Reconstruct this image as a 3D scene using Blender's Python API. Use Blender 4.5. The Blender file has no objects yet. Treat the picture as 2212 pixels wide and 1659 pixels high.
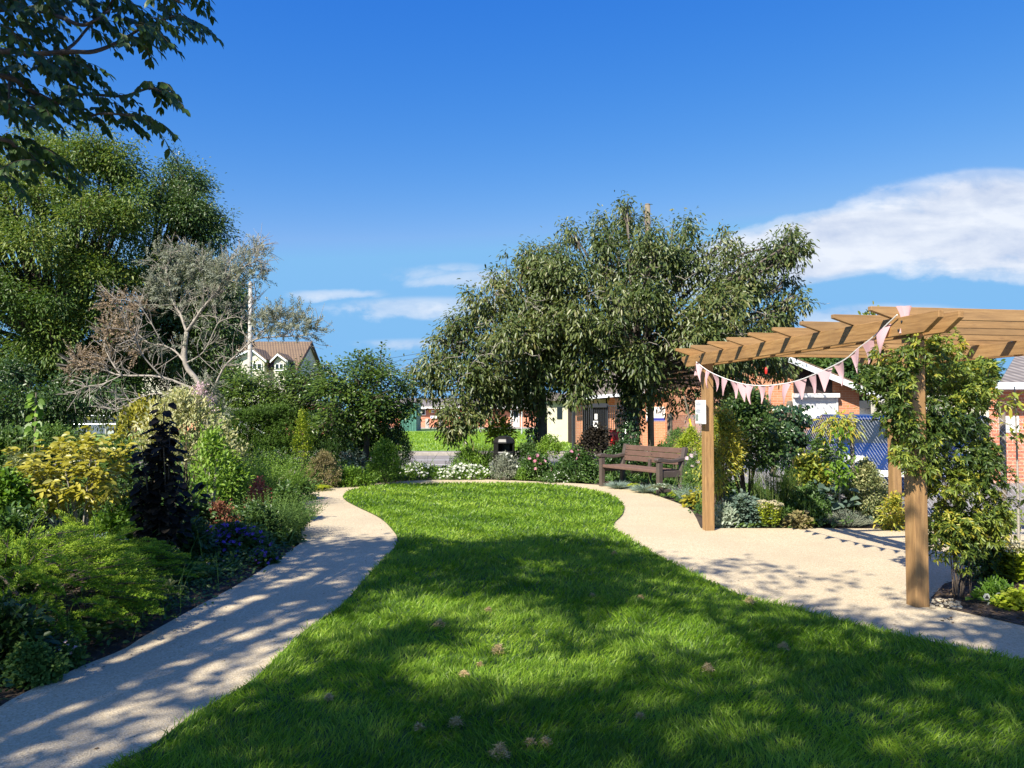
SKY, CLOUD, SUNP, EXPO = .075, .52, 5.0, 1.0
import bpy, math, random
import numpy as np
from mathutils import Vector, Matrix
R = math.radians
rng = np.random.default_rng(11)
random.seed(5)
sc = bpy.context.scene
C = sc.collection
# ---------------------------------------------------------------- camera
F_PX, CX, CY, EYE, PITCH = 1662.0, 1106.0, 829.5, 1.5, math.atan(60.5 / 1662.0)
cam_d = bpy.data.cameras.new('camera'); cam = bpy.data.objects.new('camera', cam_d); C.objects.link(cam)
cam.location = (0, 0, EYE); cam.rotation_euler = (R(90) + PITCH, 0, 0)
cam_d.sensor_width = 36; cam_d.lens = 36 * F_PX / 2212.0; cam_d.clip_end = 3000; cam_d.clip_start = 0.05
sc.camera = cam
def ray(x, y):
    u = (x - CX) / F_PX; v = (CY - y) / F_PX
    c, s = math.cos(PITCH), math.sin(PITCH)
    return np.array([u, c - v * s, s + v * c])
def at(x, y, Y):
    d = ray(x, y); return np.array([0, 0, EYE]) + d * (Y / d[1])
def gp(x, y, z=0.0):
    d = ray(x, y); k = (z - EYE) / d[2]; return np.array([0, 0, EYE]) + d * k
SUN = np.array([.415, .617, -.669]); SUN /= np.linalg.norm(SUN)
# ---------------------------------------------------------------- tagging
def tag(o, label=None, cat=None, group=None, kind=None):
    if label: o['label'] = label
    if cat: o['category'] = cat
    if group: o['group'] = group
    if kind: o['kind'] = kind
    return o
def thing(name, label, cat, loc=(0, 0, 0), rz=0, group=None):
    o = bpy.data.objects.new(name, None); C.objects.link(o)
    o.location = tuple(float(v) for v in loc); o.rotation_euler = (0, 0, rz); o.empty_display_size = .2
    return tag(o, label, cat, group)
def copy_tree(o, parent=None):
    c = o.copy(); C.objects.link(c)
    if parent is not None: c.parent = parent
    for ch in [k for k in C.objects if k.parent == o]: copy_tree(ch, c)
    return c
# ---------------------------------------------------------------- materials
def lin(c): return tuple(c) + ((1,) if len(c) == 3 else ())
class NT:
    def __init__(s, nt): s.nt = nt; s.N = nt.nodes; s.L = nt.links
    def n(s, t, **kw):
        x = s.N.new(t)
        for k, v in kw.items():
            if k == 'ins':
                for a, b in v.items():
                    if isinstance(b, bpy.types.NodeSocket): s.L.new(b, x.inputs[a])
                    else: x.inputs[a].default_value = b
            else: setattr(x, k, v)
        return x
    def math(s, op, a, b=0.0, c=None, clamp=False):
        x = s.N.new('ShaderNodeMath'); x.operation = op; x.use_clamp = clamp
        for i, v in enumerate((a, b) if c is None else (a, b, c)):
            if isinstance(v, bpy.types.NodeSocket): s.L.new(v, x.inputs[i])
            else: x.inputs[i].default_value = v
        return x.outputs[0]
    def ramp(s, fac, stops, interp='LINEAR'):
        x = s.N.new('ShaderNodeValToRGB'); s.L.new(fac, x.inputs[0]); cr = x.color_ramp; cr.interpolation = interp
        while len(cr.elements) < len(stops): cr.elements.new(.5)
        for e, (p, c) in zip(cr.elements, stops): e.position = p; e.color = lin(c)
        return x.outputs[0]
    def mix(s, fac, a, b, mode='MIX'):
        x = s.N.new('ShaderNodeMix'); x.data_type = 'RGBA'; x.blend_type = mode
        for i, v in ((0, fac), (6, a), (7, b)):
            if isinstance(v, bpy.types.NodeSocket): s.L.new(v, x.inputs[i])
            else: x.inputs[i].default_value = v if i == 0 else lin(v)
        return x.outputs[2]
    def noise(s, scale, detail=3, rough=.5, vec=None, dist=0.0):
        x = s.N.new('ShaderNodeTexNoise'); x.inputs['Scale'].default_value = scale
        x.inputs['Detail'].default_value = detail; x.inputs['Roughness'].default_value = rough; x.inputs['Distortion'].default_value = dist
        if vec is not None: s.L.new(vec, x.inputs['Vector'])
        return x.outputs[0]
def newmat(name):
    m = bpy.data.materials.new(name); m.use_nodes = True
    t = NT(m.node_tree); b = t.N['Principled BSDF']; return m, t, b
def objco(t): return t.n('ShaderNodeTexCoord').outputs['Object']
def bump(t, b, h, strength=.3, dist=.01):
    x = t.n('ShaderNodeBump'); x.inputs['Strength'].default_value = strength; x.inputs['Distance'].default_value = dist
    t.L.new(h, x.inputs['Height']); t.L.new(x.outputs[0], b.inputs['Normal'])
def plain(name, c, rough=.6, metal=0, var=.25, scale=6, bmp=.15, spec=.5):
    m, t, b = newmat(name); co = objco(t)
    f = t.noise(scale, 5, .6, co)
    d = tuple(v * (1 - var) for v in c); l = tuple(min(1, v * (1 + var)) for v in c)
    t.L.new(t.ramp(f, [(.3, d), (.7, l)]), b.inputs['Base Color'])
    b.inputs['Roughness'].default_value = rough; b.inputs['Metallic'].default_value = metal
    b.inputs['Specular IOR Level'].default_value = spec
    if bmp: bump(t, b, t.noise(scale * 8, 3, .6, co), bmp, .01)
    return m
def leafmat(name, stops, rough=.45, trans=.32, spec=.4, sat=1.0):
    m, t, b = newmat(name)
    a = t.n('ShaderNodeAttribute', attribute_name='tint')
    n = t.noise(2.2, 2, .5, objco(t))
    f = t.math('ADD', a.outputs['Fac'], t.math('MULTIPLY', t.math('SUBTRACT', n, .5), .5), clamp=True)
    k = len(stops)
    col = t.ramp(f, [(i / (k - 1), c) for i, c in enumerate(stops)])
    t.L.new(col, b.inputs['Base Color'])
    b.inputs['Roughness'].default_value = rough; b.inputs['Specular IOR Level'].default_value = spec
    tr = t.n('ShaderNodeBsdfTranslucent')
    tc = t.mix(.5, col, (1.0, 1.0, .25), 'MULTIPLY')
    tc2 = t.mix(1.0, tc, (1.5, 1.5, 1.2), 'MULTIPLY')
    t.L.new(tc2, tr.inputs[0])
    mx = t.n('ShaderNodeMixShader'); mx.inputs[0].default_value = trans
    t.L.new(b.outputs[0], mx.inputs[1]); t.L.new(tr.outputs[0], mx.inputs[2])
    t.L.new(mx.outputs[0], t.N['Material Output'].inputs['Surface'])
    return m
# ---------------------------------------------------------------- mesh
def meshobj(name, V, faces, mat, parent=None, tint=None, smooth=False):
    """V (n,3); faces list of (m,k) int arrays"""
    me = bpy.data.meshes.new(name)
    V = np.asarray(V, dtype=np.float32)
    me.vertices.add(len(V)); me.vertices.foreach_set('co', V.ravel())
    faces = [f for f in faces if len(f)]
    tot = sum(f.size for f in faces); nf = sum(len(f) for f in faces)
    me.loops.add(tot); me.polygons.add(nf)
    me.loops.foreach_set('vertex_index', np.concatenate([f.ravel() for f in faces]).astype(np.int32))
    ls = np.concatenate([np.full(len(f), f.shape[1]) for f in faces])
    st = np.concatenate([[0], np.cumsum(ls)[:-1]]).astype(np.int32)
    me.polygons.foreach_set('loop_start', st)
    if smooth: me.polygons.foreach_set('use_smooth', np.ones(nf, dtype=bool))
    me.update(calc_edges=True)
    if tint is not None:
        a = me.attributes.new('tint', 'FLOAT', 'POINT'); a.data.foreach_set('value', np.asarray(tint, dtype=np.float32))
    me.materials.append(mat)
    o = bpy.data.objects.new(name, me); C.objects.link(o)
    if parent is not None: o.parent = parent
    return o
def nrm(v): return v / np.maximum(np.linalg.norm(v, axis=-1, keepdims=True), 1e-9)
class Leaves:
    """collects leaves; world coordinates, origin subtracted at build"""
    def __init__(s): s.V = []; s.F = {3: [], 4: []}; s.T = []; s.n = 0
    def _add(s, V, faces, T):
        n = V.shape[0]; k = V.shape[1]
        base = s.n + np.arange(n)[:, None, None] * k
        for f in faces:
            f = np.asarray(f); s.F[f.shape[1]].append((base + f[None]).reshape(-1, f.shape[1]))
        s.V.append(V.reshape(-1, 3)); s.T.append(np.repeat(T, k)); s.n += n * k
    def oval(s, P, D, N, L, W, T, droop=.1, fold=.25, wide=(.3, .7)):
        D = nrm(D); S = nrm(np.cross(D, N)); N = np.cross(S, D)
        L = np.broadcast_to(L, len(P))[:, None]; W = np.broadcast_to(W, len(P))[:, None] * .5
        dn = np.array([0, 0, -1.])
        def c(t): return P + D * L * t + dn * (droop * L * t * t)
        a, b = wide
        V = np.stack([P, c(a) - S * W * .92 + N * W * fold, c(b) - S * W * .8 + N * W * fold, c(1), c(b) + S * W * .8 + N * W * fold, c(a) + S * W * .92 + N * W * fold], 1)
        s._add(V, [[[0, 5, 4, 3], [0, 3, 2, 1]]], T)
    def blade(s, P, D, L, W, T, bend=.3, bdir=None, n=None):
        D = nrm(D); m = len(P)
        if bdir is None:
            bdir = rng.normal(size=(m, 3)); bdir[:, 2] = -.4
        bdir = nrm(bdir)
        S = nrm(np.cross(D, rng.normal(size=(m, 3))))
        L = np.broadcast_to(L, m)[:, None]; W = np.broadcast_to(W, m)[:, None] * .5
        B = np.broadcast_to(bend, m)[:, None]
        def c(t): return P + D * L * t + bdir * (L * B * t * t)
        V = np.stack([P - S * W * .7, P + S * W * .7, c(.5) + S * W, c(.5) - S * W, c(1)], 1)
        s._add(V, [[[0, 1, 2, 3]], [[3, 2, 4]]], T)
    def build(s, name, mat, parent=None, smooth=False):
        V = np.concatenate(s.V); T = np.concatenate(s.T)
        if parent is not None: V = V - np.array(parent.location)
        fs = [np.concatenate(x) for x in s.F.values() if x]
        return meshobj(name, V, fs, mat, parent, T, smooth)
class Geo:
    def __init__(s): s.V = []; s.F = []; s.n = 0
    def add(s, V, F):
        s.V.append(np.asarray(V, float)); s.F += [tuple(int(i) + s.n for i in f) for f in F]; s.n += len(V); return s
    def box(s, c, d, M=None):
        c = np.array(c, float); d = np.array(d, float) / 2
        V = np.array([[x, y, z] for x in (-1, 1) for y in (-1, 1) for z in (-1, 1)]) * d
        if M is not None: V = V @ np.array(M).T
        return s.add(V + c, [(0, 1, 3, 2), (4, 6, 7, 5), (0, 4, 5, 1), (2, 3, 7, 6), (0, 2, 6, 4), (1, 5, 7, 3)])
    def tube(s, P, r, n=6, cap=True):
        P = np.asarray(P, float); m = len(P); r = np.broadcast_to(r, m)
        T = nrm(np.gradient(P, axis=0)); up = np.array([.13, .21, 1.0]) if abs(nrm(P[-1] - P[0])[2]) < .9 else np.array([1., .1, 0])
        A = nrm(np.cross(T, up)); B = np.cross(T, A)
        a = np.arange(n) / n * 2 * math.pi
        V = (P[:, None] + r[:, None, None] * (np.cos(a)[None, :, None] * A[:, None] + np.sin(a)[None, :, None] * B[:, None])).reshape(-1, 3)
        F = [(i * n + j, i * n + (j + 1) % n, (i + 1) * n + (j + 1) % n, (i + 1) * n + j) for i in range(m - 1) for j in range(n)]
        if cap: F += [tuple(range(n))[::-1], tuple((m - 1) * n + j for j in range(n))]
        return s.add(V, F)
    def bar(s, p, q, r, n=6): return s.tube([p, q], [r, r], n)
    def beam(s, p, q, w, h, up=(0, 0, 1)):
        p = np.array(p, float); q = np.array(q, float); d = q - p; L = np.linalg.norm(d); d /= L
        sd = nrm(np.cross(d, up)); u = np.cross(sd, d)
        return s.box((p + q) / 2, (L, w, h), np.stack([d, sd, u], 1))
    def prism(s, poly, a0, a1, axis='y'):
        """poly list of (u,v); extruded along axis between a0 and a1"""
        k = len(poly); f = {'y': lambda u, v, a: (u, a, v), 'x': lambda u, v, a: (a, u, v), 'z': lambda u, v, a: (u, v, a)}[axis]
        V = [f(u, v, a0) for u, v in poly] + [f(u, v, a1) for u, v in poly]
        F = [tuple(range(k)), tuple(range(2 * k - 1, k - 1, -1))] + [(i, i + k, (i + 1) % k + k, (i + 1) % k) for i in range(k)]
        return s.add(V, F)
    def build(s, name, mat, parent=None, smooth=False, bevel=0, world=True):
        V = np.concatenate(s.V)
        if parent is not None and world: V = V - np.array(parent.location)
        me = bpy.data.meshes.new(name); me.from_pydata(V.tolist(), [], s.F)
        me.materials.append(mat)
        o = bpy.data.objects.new(name, me); C.objects.link(o)
        import bmesh
        bm = bmesh.new(); bm.from_mesh(me); bmesh.ops.recalc_face_normals(bm, faces=bm.faces); bm.to_mesh(me); bm.free()
        if smooth:
            for p in me.polygons: p.use_smooth = True
        if parent is not None: o.parent = parent
        if bevel:
            b = o.modifiers.new('bevel', 'BEVEL'); b.width = bevel; b.segments = 2; b.limit_method = 'ANGLE'
        return o
def sheet(name, pts, z, mat, kind='structure'):
    """flat n-gon"""
    import bmesh
    me = bpy.data.meshes.new(name); bm = bmesh.new()
    vs = [bm.verts.new((p[0], p[1], z)) for p in pts]
    f = bm.faces.new(vs); bmesh.ops.recalc_face_normals(bm, faces=[f])
    if f.normal.z < 0: f.normal_flip()
    bmesh.ops.triangulate(bm, faces=[f]); bm.to_mesh(me); bm.free()
    me.materials.append(mat); o = bpy.data.objects.new(name, me); C.objects.link(o)
    if kind: o['kind'] = kind
    return o
def smooth_curve(P, k=6):
    """Catmull-Rom through points"""
    P = np.asarray(P, float); out = []
    for i in range(len(P) - 1):
        p0 = P[max(i - 1, 0)]; p1 = P[i]; p2 = P[i + 1]; p3 = P[min(i + 2, len(P) - 1)]
        for j in range(k):
            t = j / k
            out.append(.5 * ((2 * p1) + (-p0 + p2) * t + (2 * p0 - 5 * p1 + 4 * p2 - p3) * t * t + (-p0 + 3 * p1 - 3 * p2 + p3) * t ** 3))
    out.append(P[-1]); return np.array(out)
def inpoly(px, py, poly):
    poly = np.asarray(poly)[:, :2]; ins = np.zeros(len(px), bool); j = len(poly) - 1
    for i in range(len(poly)):
        xi, yi = poly[i]; xj, yj = poly[j]
        c = ((yi > py) != (yj > py)) & (px < (xj - xi) * (py - yi) / (yj - yi + 1e-12) + xi)
        ins ^= c; j = i
    return ins
def bdist(px, py, poly):
    poly = np.asarray(poly, float)[:, :2]; d = np.full(len(px), 1e9)
    for i in range(len(poly)):
        a = poly[i - 1]; b = poly[i]; ab = b - a; L = (ab ** 2).sum() + 1e-12
        t = np.clip(((px - a[0]) * ab[0] + (py - a[1]) * ab[1]) / L, 0, 1)
        d = np.minimum(d, np.hypot(px - a[0] - t * ab[0], py - a[1] - t * ab[1]))
    return d
# ---------------------------------------------------------------- foliage
def bez(a, b, c, n=6):
    a, b, c = (np.asarray(q, float) for q in (a, b, c))
    t = np.linspace(0, 1, n)[:, None]; return (1 - t) ** 2 * a + 2 * t * (1 - t) * b + t * t * c
def clusters(lv, Cn, O, per, spread, L, W, style='out', droop=.2, lj=.3, tj=.25, tb=0.5, fold=.25, rnd=.8):
    """per leaves round each centre Cn with outward direction O"""
    m = len(Cn) * per
    c = np.repeat(Cn, per, 0); o = np.repeat(O, per, 0)
    off = rng.normal(size=(m, 3)) * spread
    P = c + off
    if style == 'droop': D = nrm(off) * .75 + o * .35 + np.array([0, 0, -.72]) + rng.normal(size=(m, 3)) * .45
    elif style == 'up': D = o * .35 + np.array([0, 0, 1.]) + rng.normal(size=(m, 3)) * rnd * .5
    elif style == 'flat': D = nrm(off) * np.array([1, 1, .2]) + o * .4 + rng.normal(size=(m, 3)) * .25
    else: D = o * .7 + nrm(off) * .6 + rng.normal(size=(m, 3)) * rnd * .6
    N = np.array([-.25, -.4, .9]) + o * .3 + rng.normal(size=(m, 3)) * (.45 if style != 'flat' else .25)
    t0 = np.repeat(rng.uniform(-tj, tj, len(Cn)), per)
    T = np.clip(tb + t0 + rng.normal(size=m) * .13, 0, 1)
    ll = L * rng.uniform(1 - lj, 1 + lj, m)
    lv.oval(P, D, N, ll, ll * (W / L), T, droop, fold)
def ell_clusters(c, r, n, shell=.55, flat_bottom=True, up=None):
    """cluster centres in an ellipsoid, lumpy"""
    d = nrm(rng.normal(size=(n, 3)))
    if flat_bottom: d[:, 2] = np.where(d[:, 2] < -.5, -d[:, 2], d[:, 2])
    ph = rng.uniform(0, 6.28, 6)
    lump = 1 + .13 * np.sin(d[:, 0] * 5 + ph[0]) * np.cos(d[:, 1] * 6 + ph[1]) + .12 * np.sin(d[:, 2] * 7 + ph[2] + d[:, 0] * 4)
    rr = (shell + (1 - shell) * rng.uniform(0, 1, n) ** .7) * lump
    return np.array(c) + d * np.array(r) * rr[:, None], nrm(d / np.array(r))
def poly_lobes(poly, Y, depth, n, rmin, rmax, front=.55):
    """lobe centres filling an outline with real depth"""
    poly = np.asarray(poly, float); lo = poly.min(0); hi = poly.max(0); out = []
    sx = rng.uniform(lo[0], hi[0], n * 60); sy = rng.uniform(lo[1], hi[1], n * 60)
    k = inpoly(sx, sy, poly); sx = sx[k]; sy = sy[k]; bd = bdist(sx, sy, poly); dm = bd.max()
    pxm = F_PX / Y
    used = []
    for x, y, b in zip(sx, sy, bd):
        r = random.uniform(rmin, rmax)
        if b < r * pxm * .55: 
            r = max(b / pxm / .55, rmin * .45)
            if b < rmin * .3 * pxm: continue
        ext = depth * math.sqrt(min(1, b / dm))
        oy = ext * (random.uniform(-1, 1) if random.random() > front else random.uniform(-1, -.5))
        p = at(x, y, Y + oy)
        if p[2] < .3: continue
        if used and min(np.linalg.norm(p - q) / (r + rq) for q, rq in used) < .33: continue
        used.append((p, r))
        if len(used) >= n: break
    return used
def tree(name, label, cat, base, top, tr, lobes, leafm, barkm, per_lobe, per, spread, L, W, style='out', droop=.2, crownname='crown', tj=.25, tb=.5,
         group=None, twigs=3, keep=None, limb=.35, fork=None, bare=0, tintf=None, gap=None, gapk=3.0, sprays=0):
    base = np.array(base, float); top = np.array(top, float)
    root = thing(name, label, cat, base, 0, group)
    g = Geo(); lean = (base + top) / 2 + np.array([tr * .6, tr * .3, 0])
    g.tube(bez(base - [0, 0, .1], lean, top, 7), np.linspace(tr, tr * .62, 7) * np.array([1.25, 1.05, 1, 1, .98, 1, 1.05]), 10)
    b = Geo()
    for (c, r) in lobes:
        st = top if fork is None else fork[np.argmin([np.linalg.norm(f - c) for f in fork])]
        d = c - st; dist = np.linalg.norm(d); mid = st + d * .5 + np.array([0, 0, dist * .12]) + rng.normal(size=3) * dist * .07
        r0 = min(tr * limb, tr * .08 + dist * .011)
        b.tube(bez(st, mid, c, 6), np.linspace(r0, max(.008, r0 * .3), 6), 5)
        for _ in range(twigs):
            e = c + nrm(rng.normal(size=3)) * r * 1.0
            b.tube(bez(c - d * .12, c, e, 4), np.linspace(max(.01, r0 * .3), .004, 4), 4, False)
    def gapf(P):
        q = P * gapk
        return np.sin(q[:, 0] * 1.0 + gph[0]) * np.cos(q[:, 1] * 1.1 + gph[1]) + np.sin(q[:, 2] * 1.5 + gph[2] + q[:, 0] * .6) * .8 + .5 * np.sin(q[:, 0] * 2.3 + q[:, 2] * 2.7 + gph[0])
    gph = rng.uniform(0, 6.28, 3)
    lv = Leaves()
    if sprays:
        cen = np.mean([c for c, r in lobes], 0); rad = np.array([np.linalg.norm((c - cen) * [1, 1, 1.2]) + r for c, r in lobes]); w_ = rad ** 3; w_ /= w_.sum()
        for i in rng.choice(len(lobes), sprays, p=w_):
            c, r = lobes[i]; d = nrm(nrm(c - cen) + rng.normal(size=3) * .5 + [0, -.15, .25]); l = r * random.uniform(1.2, 1.9); e = c + d * l
            b.tube(bez(c, (c + e) / 2 + [0, 0, .1 * l], e, 5), np.linspace(.014, .004, 5), 4, False)
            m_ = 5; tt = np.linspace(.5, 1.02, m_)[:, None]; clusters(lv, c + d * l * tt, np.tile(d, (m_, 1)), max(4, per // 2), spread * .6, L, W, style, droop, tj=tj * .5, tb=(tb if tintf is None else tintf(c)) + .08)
    for (c, r) in lobes:
        n = max(4, int(per_lobe * (r / .6) ** 1.6))
        Cn, O = ell_clusters(c, (r, r, r * .85), n, .6, False)
        if keep is not None:
            k = keep(Cn); Cn = Cn[k]; O = O[k]
            if not len(Cn): continue
        if gap is not None:
            k = gapf(Cn) > gap; Cn = Cn[k]; O = O[k]
            if not len(Cn): continue
        if bare and random.random() < bare: continue
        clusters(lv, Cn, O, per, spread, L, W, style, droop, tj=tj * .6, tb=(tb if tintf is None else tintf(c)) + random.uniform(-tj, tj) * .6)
    g.build('trunk', barkm, root, True)
    b.build('branches', barkm, root, True)
    lv.build(crownname, leafm, root)
    return root
# ---------------------------------------------------------------- world
w = bpy.data.worlds.new('World'); sc.world = w; w.use_nodes = True
t = NT(w.node_tree); bg = t.N['Background']
sun_el = math.asin(-SUN[2]); sun_az = math.atan2(-SUN[0], -SUN[1])
sky = t.n('ShaderNodeTexSky'); sky.sky_type = 'NISHITA'; sky.sun_disc = False
sky.sun_elevation = sun_el; sky.sun_rotation = sun_az
sky.air_density = 1.0; sky.dust_density = 0.15; sky.ozone_density = 3.0; sky.altitude = 0
hsv = t.n('ShaderNodeHueSaturation'); hsv.inputs['Saturation'].default_value = 1.22; hsv.inputs['Value'].default_value = 1.0; hsv.inputs['Hue'].default_value = .507
t.L.new(sky.outputs[0], hsv.inputs['Color']); sr = t.n('ShaderNodeSeparateColor', ins={0: hsv.outputs[0]})
skc = t.n('ShaderNodeCombineColor', ins={0: t.math('MINIMUM', t.math('MULTIPLY', t.math('POWER', sr.outputs[0], 1.8), .80), 1.55), 1: t.math('MINIMUM', t.math('MULTIPLY', sr.outputs[1], 1.05), 3.5), 2: t.math('MINIMUM', t.math('MULTIPLY', t.math('POWER', sr.outputs[2], .35), 3.25), 6.0)})
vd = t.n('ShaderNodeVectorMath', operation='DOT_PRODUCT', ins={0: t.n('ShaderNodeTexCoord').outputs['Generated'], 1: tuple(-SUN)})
gl = t.math('POWER', t.math('MAXIMUM', vd.outputs['Value'], 0), 3)  # warm glow round the sun, added to the unseen sky to warm shadows
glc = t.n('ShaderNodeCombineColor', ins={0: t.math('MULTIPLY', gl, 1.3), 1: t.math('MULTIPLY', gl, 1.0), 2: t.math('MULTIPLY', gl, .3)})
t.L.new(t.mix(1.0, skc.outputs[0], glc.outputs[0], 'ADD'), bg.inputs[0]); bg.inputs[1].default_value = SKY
co = t.n('ShaderNodeTexCoord').outputs['Generated']
sp = t.n('ShaderNodeSeparateXYZ', ins={0: co})
yy = t.math('MAXIMUM', sp.outputs[1], .05)
U = t.math('DIVIDE', sp.outputs[0], yy); V = t.math('DIVIDE', sp.outputs[2], yy)
cv = t.n('ShaderNodeCombineXYZ', ins={0: U, 1: t.math('MULTIPLY', V, 3.2), 2: 0.0}).outputs[0]
cv2 = t.n('ShaderNodeCombineXYZ', ins={0: U, 1: t.math('MULTIPLY', V, 1.6), 2: 0.0}).outputs[0]
nA = t.noise(7, 7, .55, cv, .3); nB = t.noise(16, 6, .62, cv2, .2)
def uv(x, y): d = ray(x, y); return d[0] / d[1], d[2] / d[1]
U = t.math('ADD', U, t.math('MULTIPLY', t.math('SUBTRACT', nB, .5), .10)); V = t.math('ADD', V, t.math('MULTIPLY', t.math('SUBTRACT', nA, .5), .022)); V = t.math('ADD', V, t.math('MULTIPLY', t.math('SUBTRACT', nB, .5), .016))
clouds = [(2190, 492, 470, 135, 0, 1.1), (1780, 532, 390, 92, .10, 1.2), (1960, 500, 230, 78, .08, .9), (2160, 440, 260, 90, 0, .9), (1700, 552, 260, 44, .06, .8), (2190, 395, 120, 22, 0, .25),
          (940, 664, 270, 32, 0, .42), (1010, 602, 170, 26, .03, .38), (900, 590, 170, 24, .0, .22), (722, 634, 150, 15, 0, .34), (900, 744, 190, 19, 0, .32), (1930, 690, 280, 44, 0, .5), (990, 577, 120, 16, 0, .25)]
tot = None
for (x, y, a, b, rot, s) in clouds:
    u0, v0 = uv(x, y); a /= F_PX; b /= F_PX
    du = t.math('DIVIDE', t.math('SUBTRACT', U, u0), a)
    dv = t.math('SUBTRACT', t.math('SUBTRACT', V, v0), t.math('MULTIPLY', t.math('SUBTRACT', U, u0), rot * 2))
    dv = t.math('DIVIDE', dv, b)
    d = t.math('ADD', t.math('POWER', t.math('ABSOLUTE', du), 2), t.math('POWER', t.math('ABSOLUTE', dv), 2))
    m = t.math('MULTIPLY', t.math('SUBTRACT', 1, d, clamp=True), s)
    tot = m if tot is None else t.math('MAXIMUM', tot, m)
dens = t.math('ADD', tot, t.math('MULTIPLY', t.math('SUBTRACT', nA, .5), .95))
dens = t.math('ADD', dens, t.math('MULTIPLY', t.math('SUBTRACT', nB, .5), .6))
mask = t.math('GREATER_THAN', tot, .002)
dens = t.math('MULTIPLY', t.ramp(dens, [(.06, (0, 0, 0)), (.34, (.5, .5, .5)), (.75, (1, 1, 1))], 'EASE'), t.ramp(tot, [(0, (0, 0, 0)), (.30, (1, 1, 1))]))
dens = t.math('MULTIPLY', dens, .93)
ccol = t.ramp(t.math('ADD', t.math('MULTIPLY', nA, .7), t.math('MULTIPLY', nB, .3)), [(.36, (.56, .64, .82)), (.58, (.86, .90, .98))])
bg2 = t.n('ShaderNodeBackground', ins={0: ccol, 1: CLOUD})
mx = t.n('ShaderNodeMixShader', ins={0: dens}); t.L.new(bg.outputs[0], mx.inputs[1]); t.L.new(bg2.outputs[0], mx.inputs[2])
t.L.new(mx.outputs[0], t.N['World Output'].inputs[0])
sd = bpy.data.lights.new('sun', 'SUN'); so = bpy.data.objects.new('sun', sd); C.objects.link(so)
sd.energy = SUNP; sd.angle = R(.53); sd.color = (1, .93, .80)
so.rotation_euler = Vector(SUN.tolist()).to_track_quat('-Z', 'Y').to_euler(); so.location = (-10, -15, 20)
vs = sc.view_settings; vs.view_transform = 'Standard'; vs.look = 'None'; vs.exposure = EXPO; vs.gamma = 1
# ---------------------------------------------------------------- materials
def stonepath():
    m, t, b = newmat('resin gravel'); co = objco(t)
    fine = t.noise(230, 2, .7, co); mid = t.noise(38, 4, .7, co); big = t.noise(.9, 4, .6, co); vo = t.n('ShaderNodeTexVoronoi'); vo.inputs['Scale'].default_value = 105
    t.L.new(co, vo.inputs['Vector'])
    c = t.ramp(vo.outputs['Color'], [(.0, (.21, .155, .09)), (.25, (.43, .345, .215)), (.6, (.58, .49, .33)), (1, (.72, .64, .48))])
    c = t.mix(t.math('MULTIPLY', mid, .5), c, (.50, .39, .25))
    c = t.mix(t.ramp(big, [(.35, (0, 0, 0)), (.7, (.6, .6, .6))]), c, (.40, .325, .215))
    t.L.new(c, b.inputs['Base Color']); b.inputs['Roughness'].default_value = .85
    bump(t, b, t.math('ADD', vo.outputs['Distance'], t.math('MULTIPLY', mid, .6)), .55, .006); return m
def wood():
    m, t, b = newmat('treated pine'); co = t.n('ShaderNodeTexCoord').outputs['Object']
    a = t.n('ShaderNodeAttribute', attribute_name='wco').outputs['Vector']
    mp = t.n('ShaderNodeMapping', ins={0: a, 3: (1.0, 13, 13)}).outputs[0]
    n = t.noise(2.2, 5, .6, mp, .7); n2 = t.noise(9, 3, .6, mp, .2)
    kn = t.n('ShaderNodeTexVoronoi'); kn.inputs['Scale'].default_value = 1.0
    t.L.new(t.n('ShaderNodeMapping', ins={0: a, 3: (3.1, 11, 11)}).outputs[0], kn.inputs['Vector'])
    f = t.math('ADD', t.math('MULTIPLY', n, .7), t.math('MULTIPLY', n2, .3))
    c = t.ramp(f, [(.3, (.15, .075, .024)), (.46, (.30, .16, .055)), (.55, (.37, .205, .075)), (.7, (.46, .28, .11))])
    c = t.mix(t.ramp(kn.outputs['Distance'], [(.07, (.75, .75, .75)), (.16, (0, 0, 0))]), c, (.20, .10, .035))
    ri = t.n('ShaderNodeObjectInfo').outputs['Random']
    c = t.mix(t.math('MULTIPLY', ri, .38), c, (.30, .21, .12)); big = t.noise(1.1, 4, .6, co)
    c = t.mix(t.ramp(big, [(.42, (0, 0, 0)), (.66, (.5, .5, .5))]), c, (.17, .105, .05))
    t.L.new(c, b.inputs['Base Color']); b.inputs['Roughness'].default_value = .6
    bump(t, b, f, .4, .005); return m
def brick(name, c1, c2, mort, bw=.225, bh=.075):
    m, t, b = newmat(name); co = objco(t); s = t.n('ShaderNodeSeparateXYZ', ins={0: co})
    v = t.n('ShaderNodeCombineXYZ', ins={0: t.math('ADD', s.outputs[0], s.outputs[1]), 1: s.outputs[2], 2: 0.0}).outputs[0]
    br = t.n('ShaderNodeTexBrick'); t.L.new(v, br.inputs['Vector'])
    for k, x in (('Color1', c1), ('Color2', c2), ('Mortar', mort)): br.inputs[k].default_value = lin(x)
    br.inputs['Scale'].default_value = 1; br.inputs['Brick Width'].default_value = bw; br.inputs['Row Height'].default_value = bh; br.inputs['Mortar Size'].default_value = .006; br.inputs['Bias'].default_value = -.1
    c = t.mix(t.math('MULTIPLY', t.noise(1.5, 5, .6, co), .45), br.outputs['Color'], tuple(x * .6 for x in c1))
    t.L.new(c, b.inputs['Base Color']); b.inputs['Roughness'].default_value = .9
    bump(t, b, t.math('SUBTRACT', 1, br.outputs['Fac']), .5, .006); return m
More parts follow.
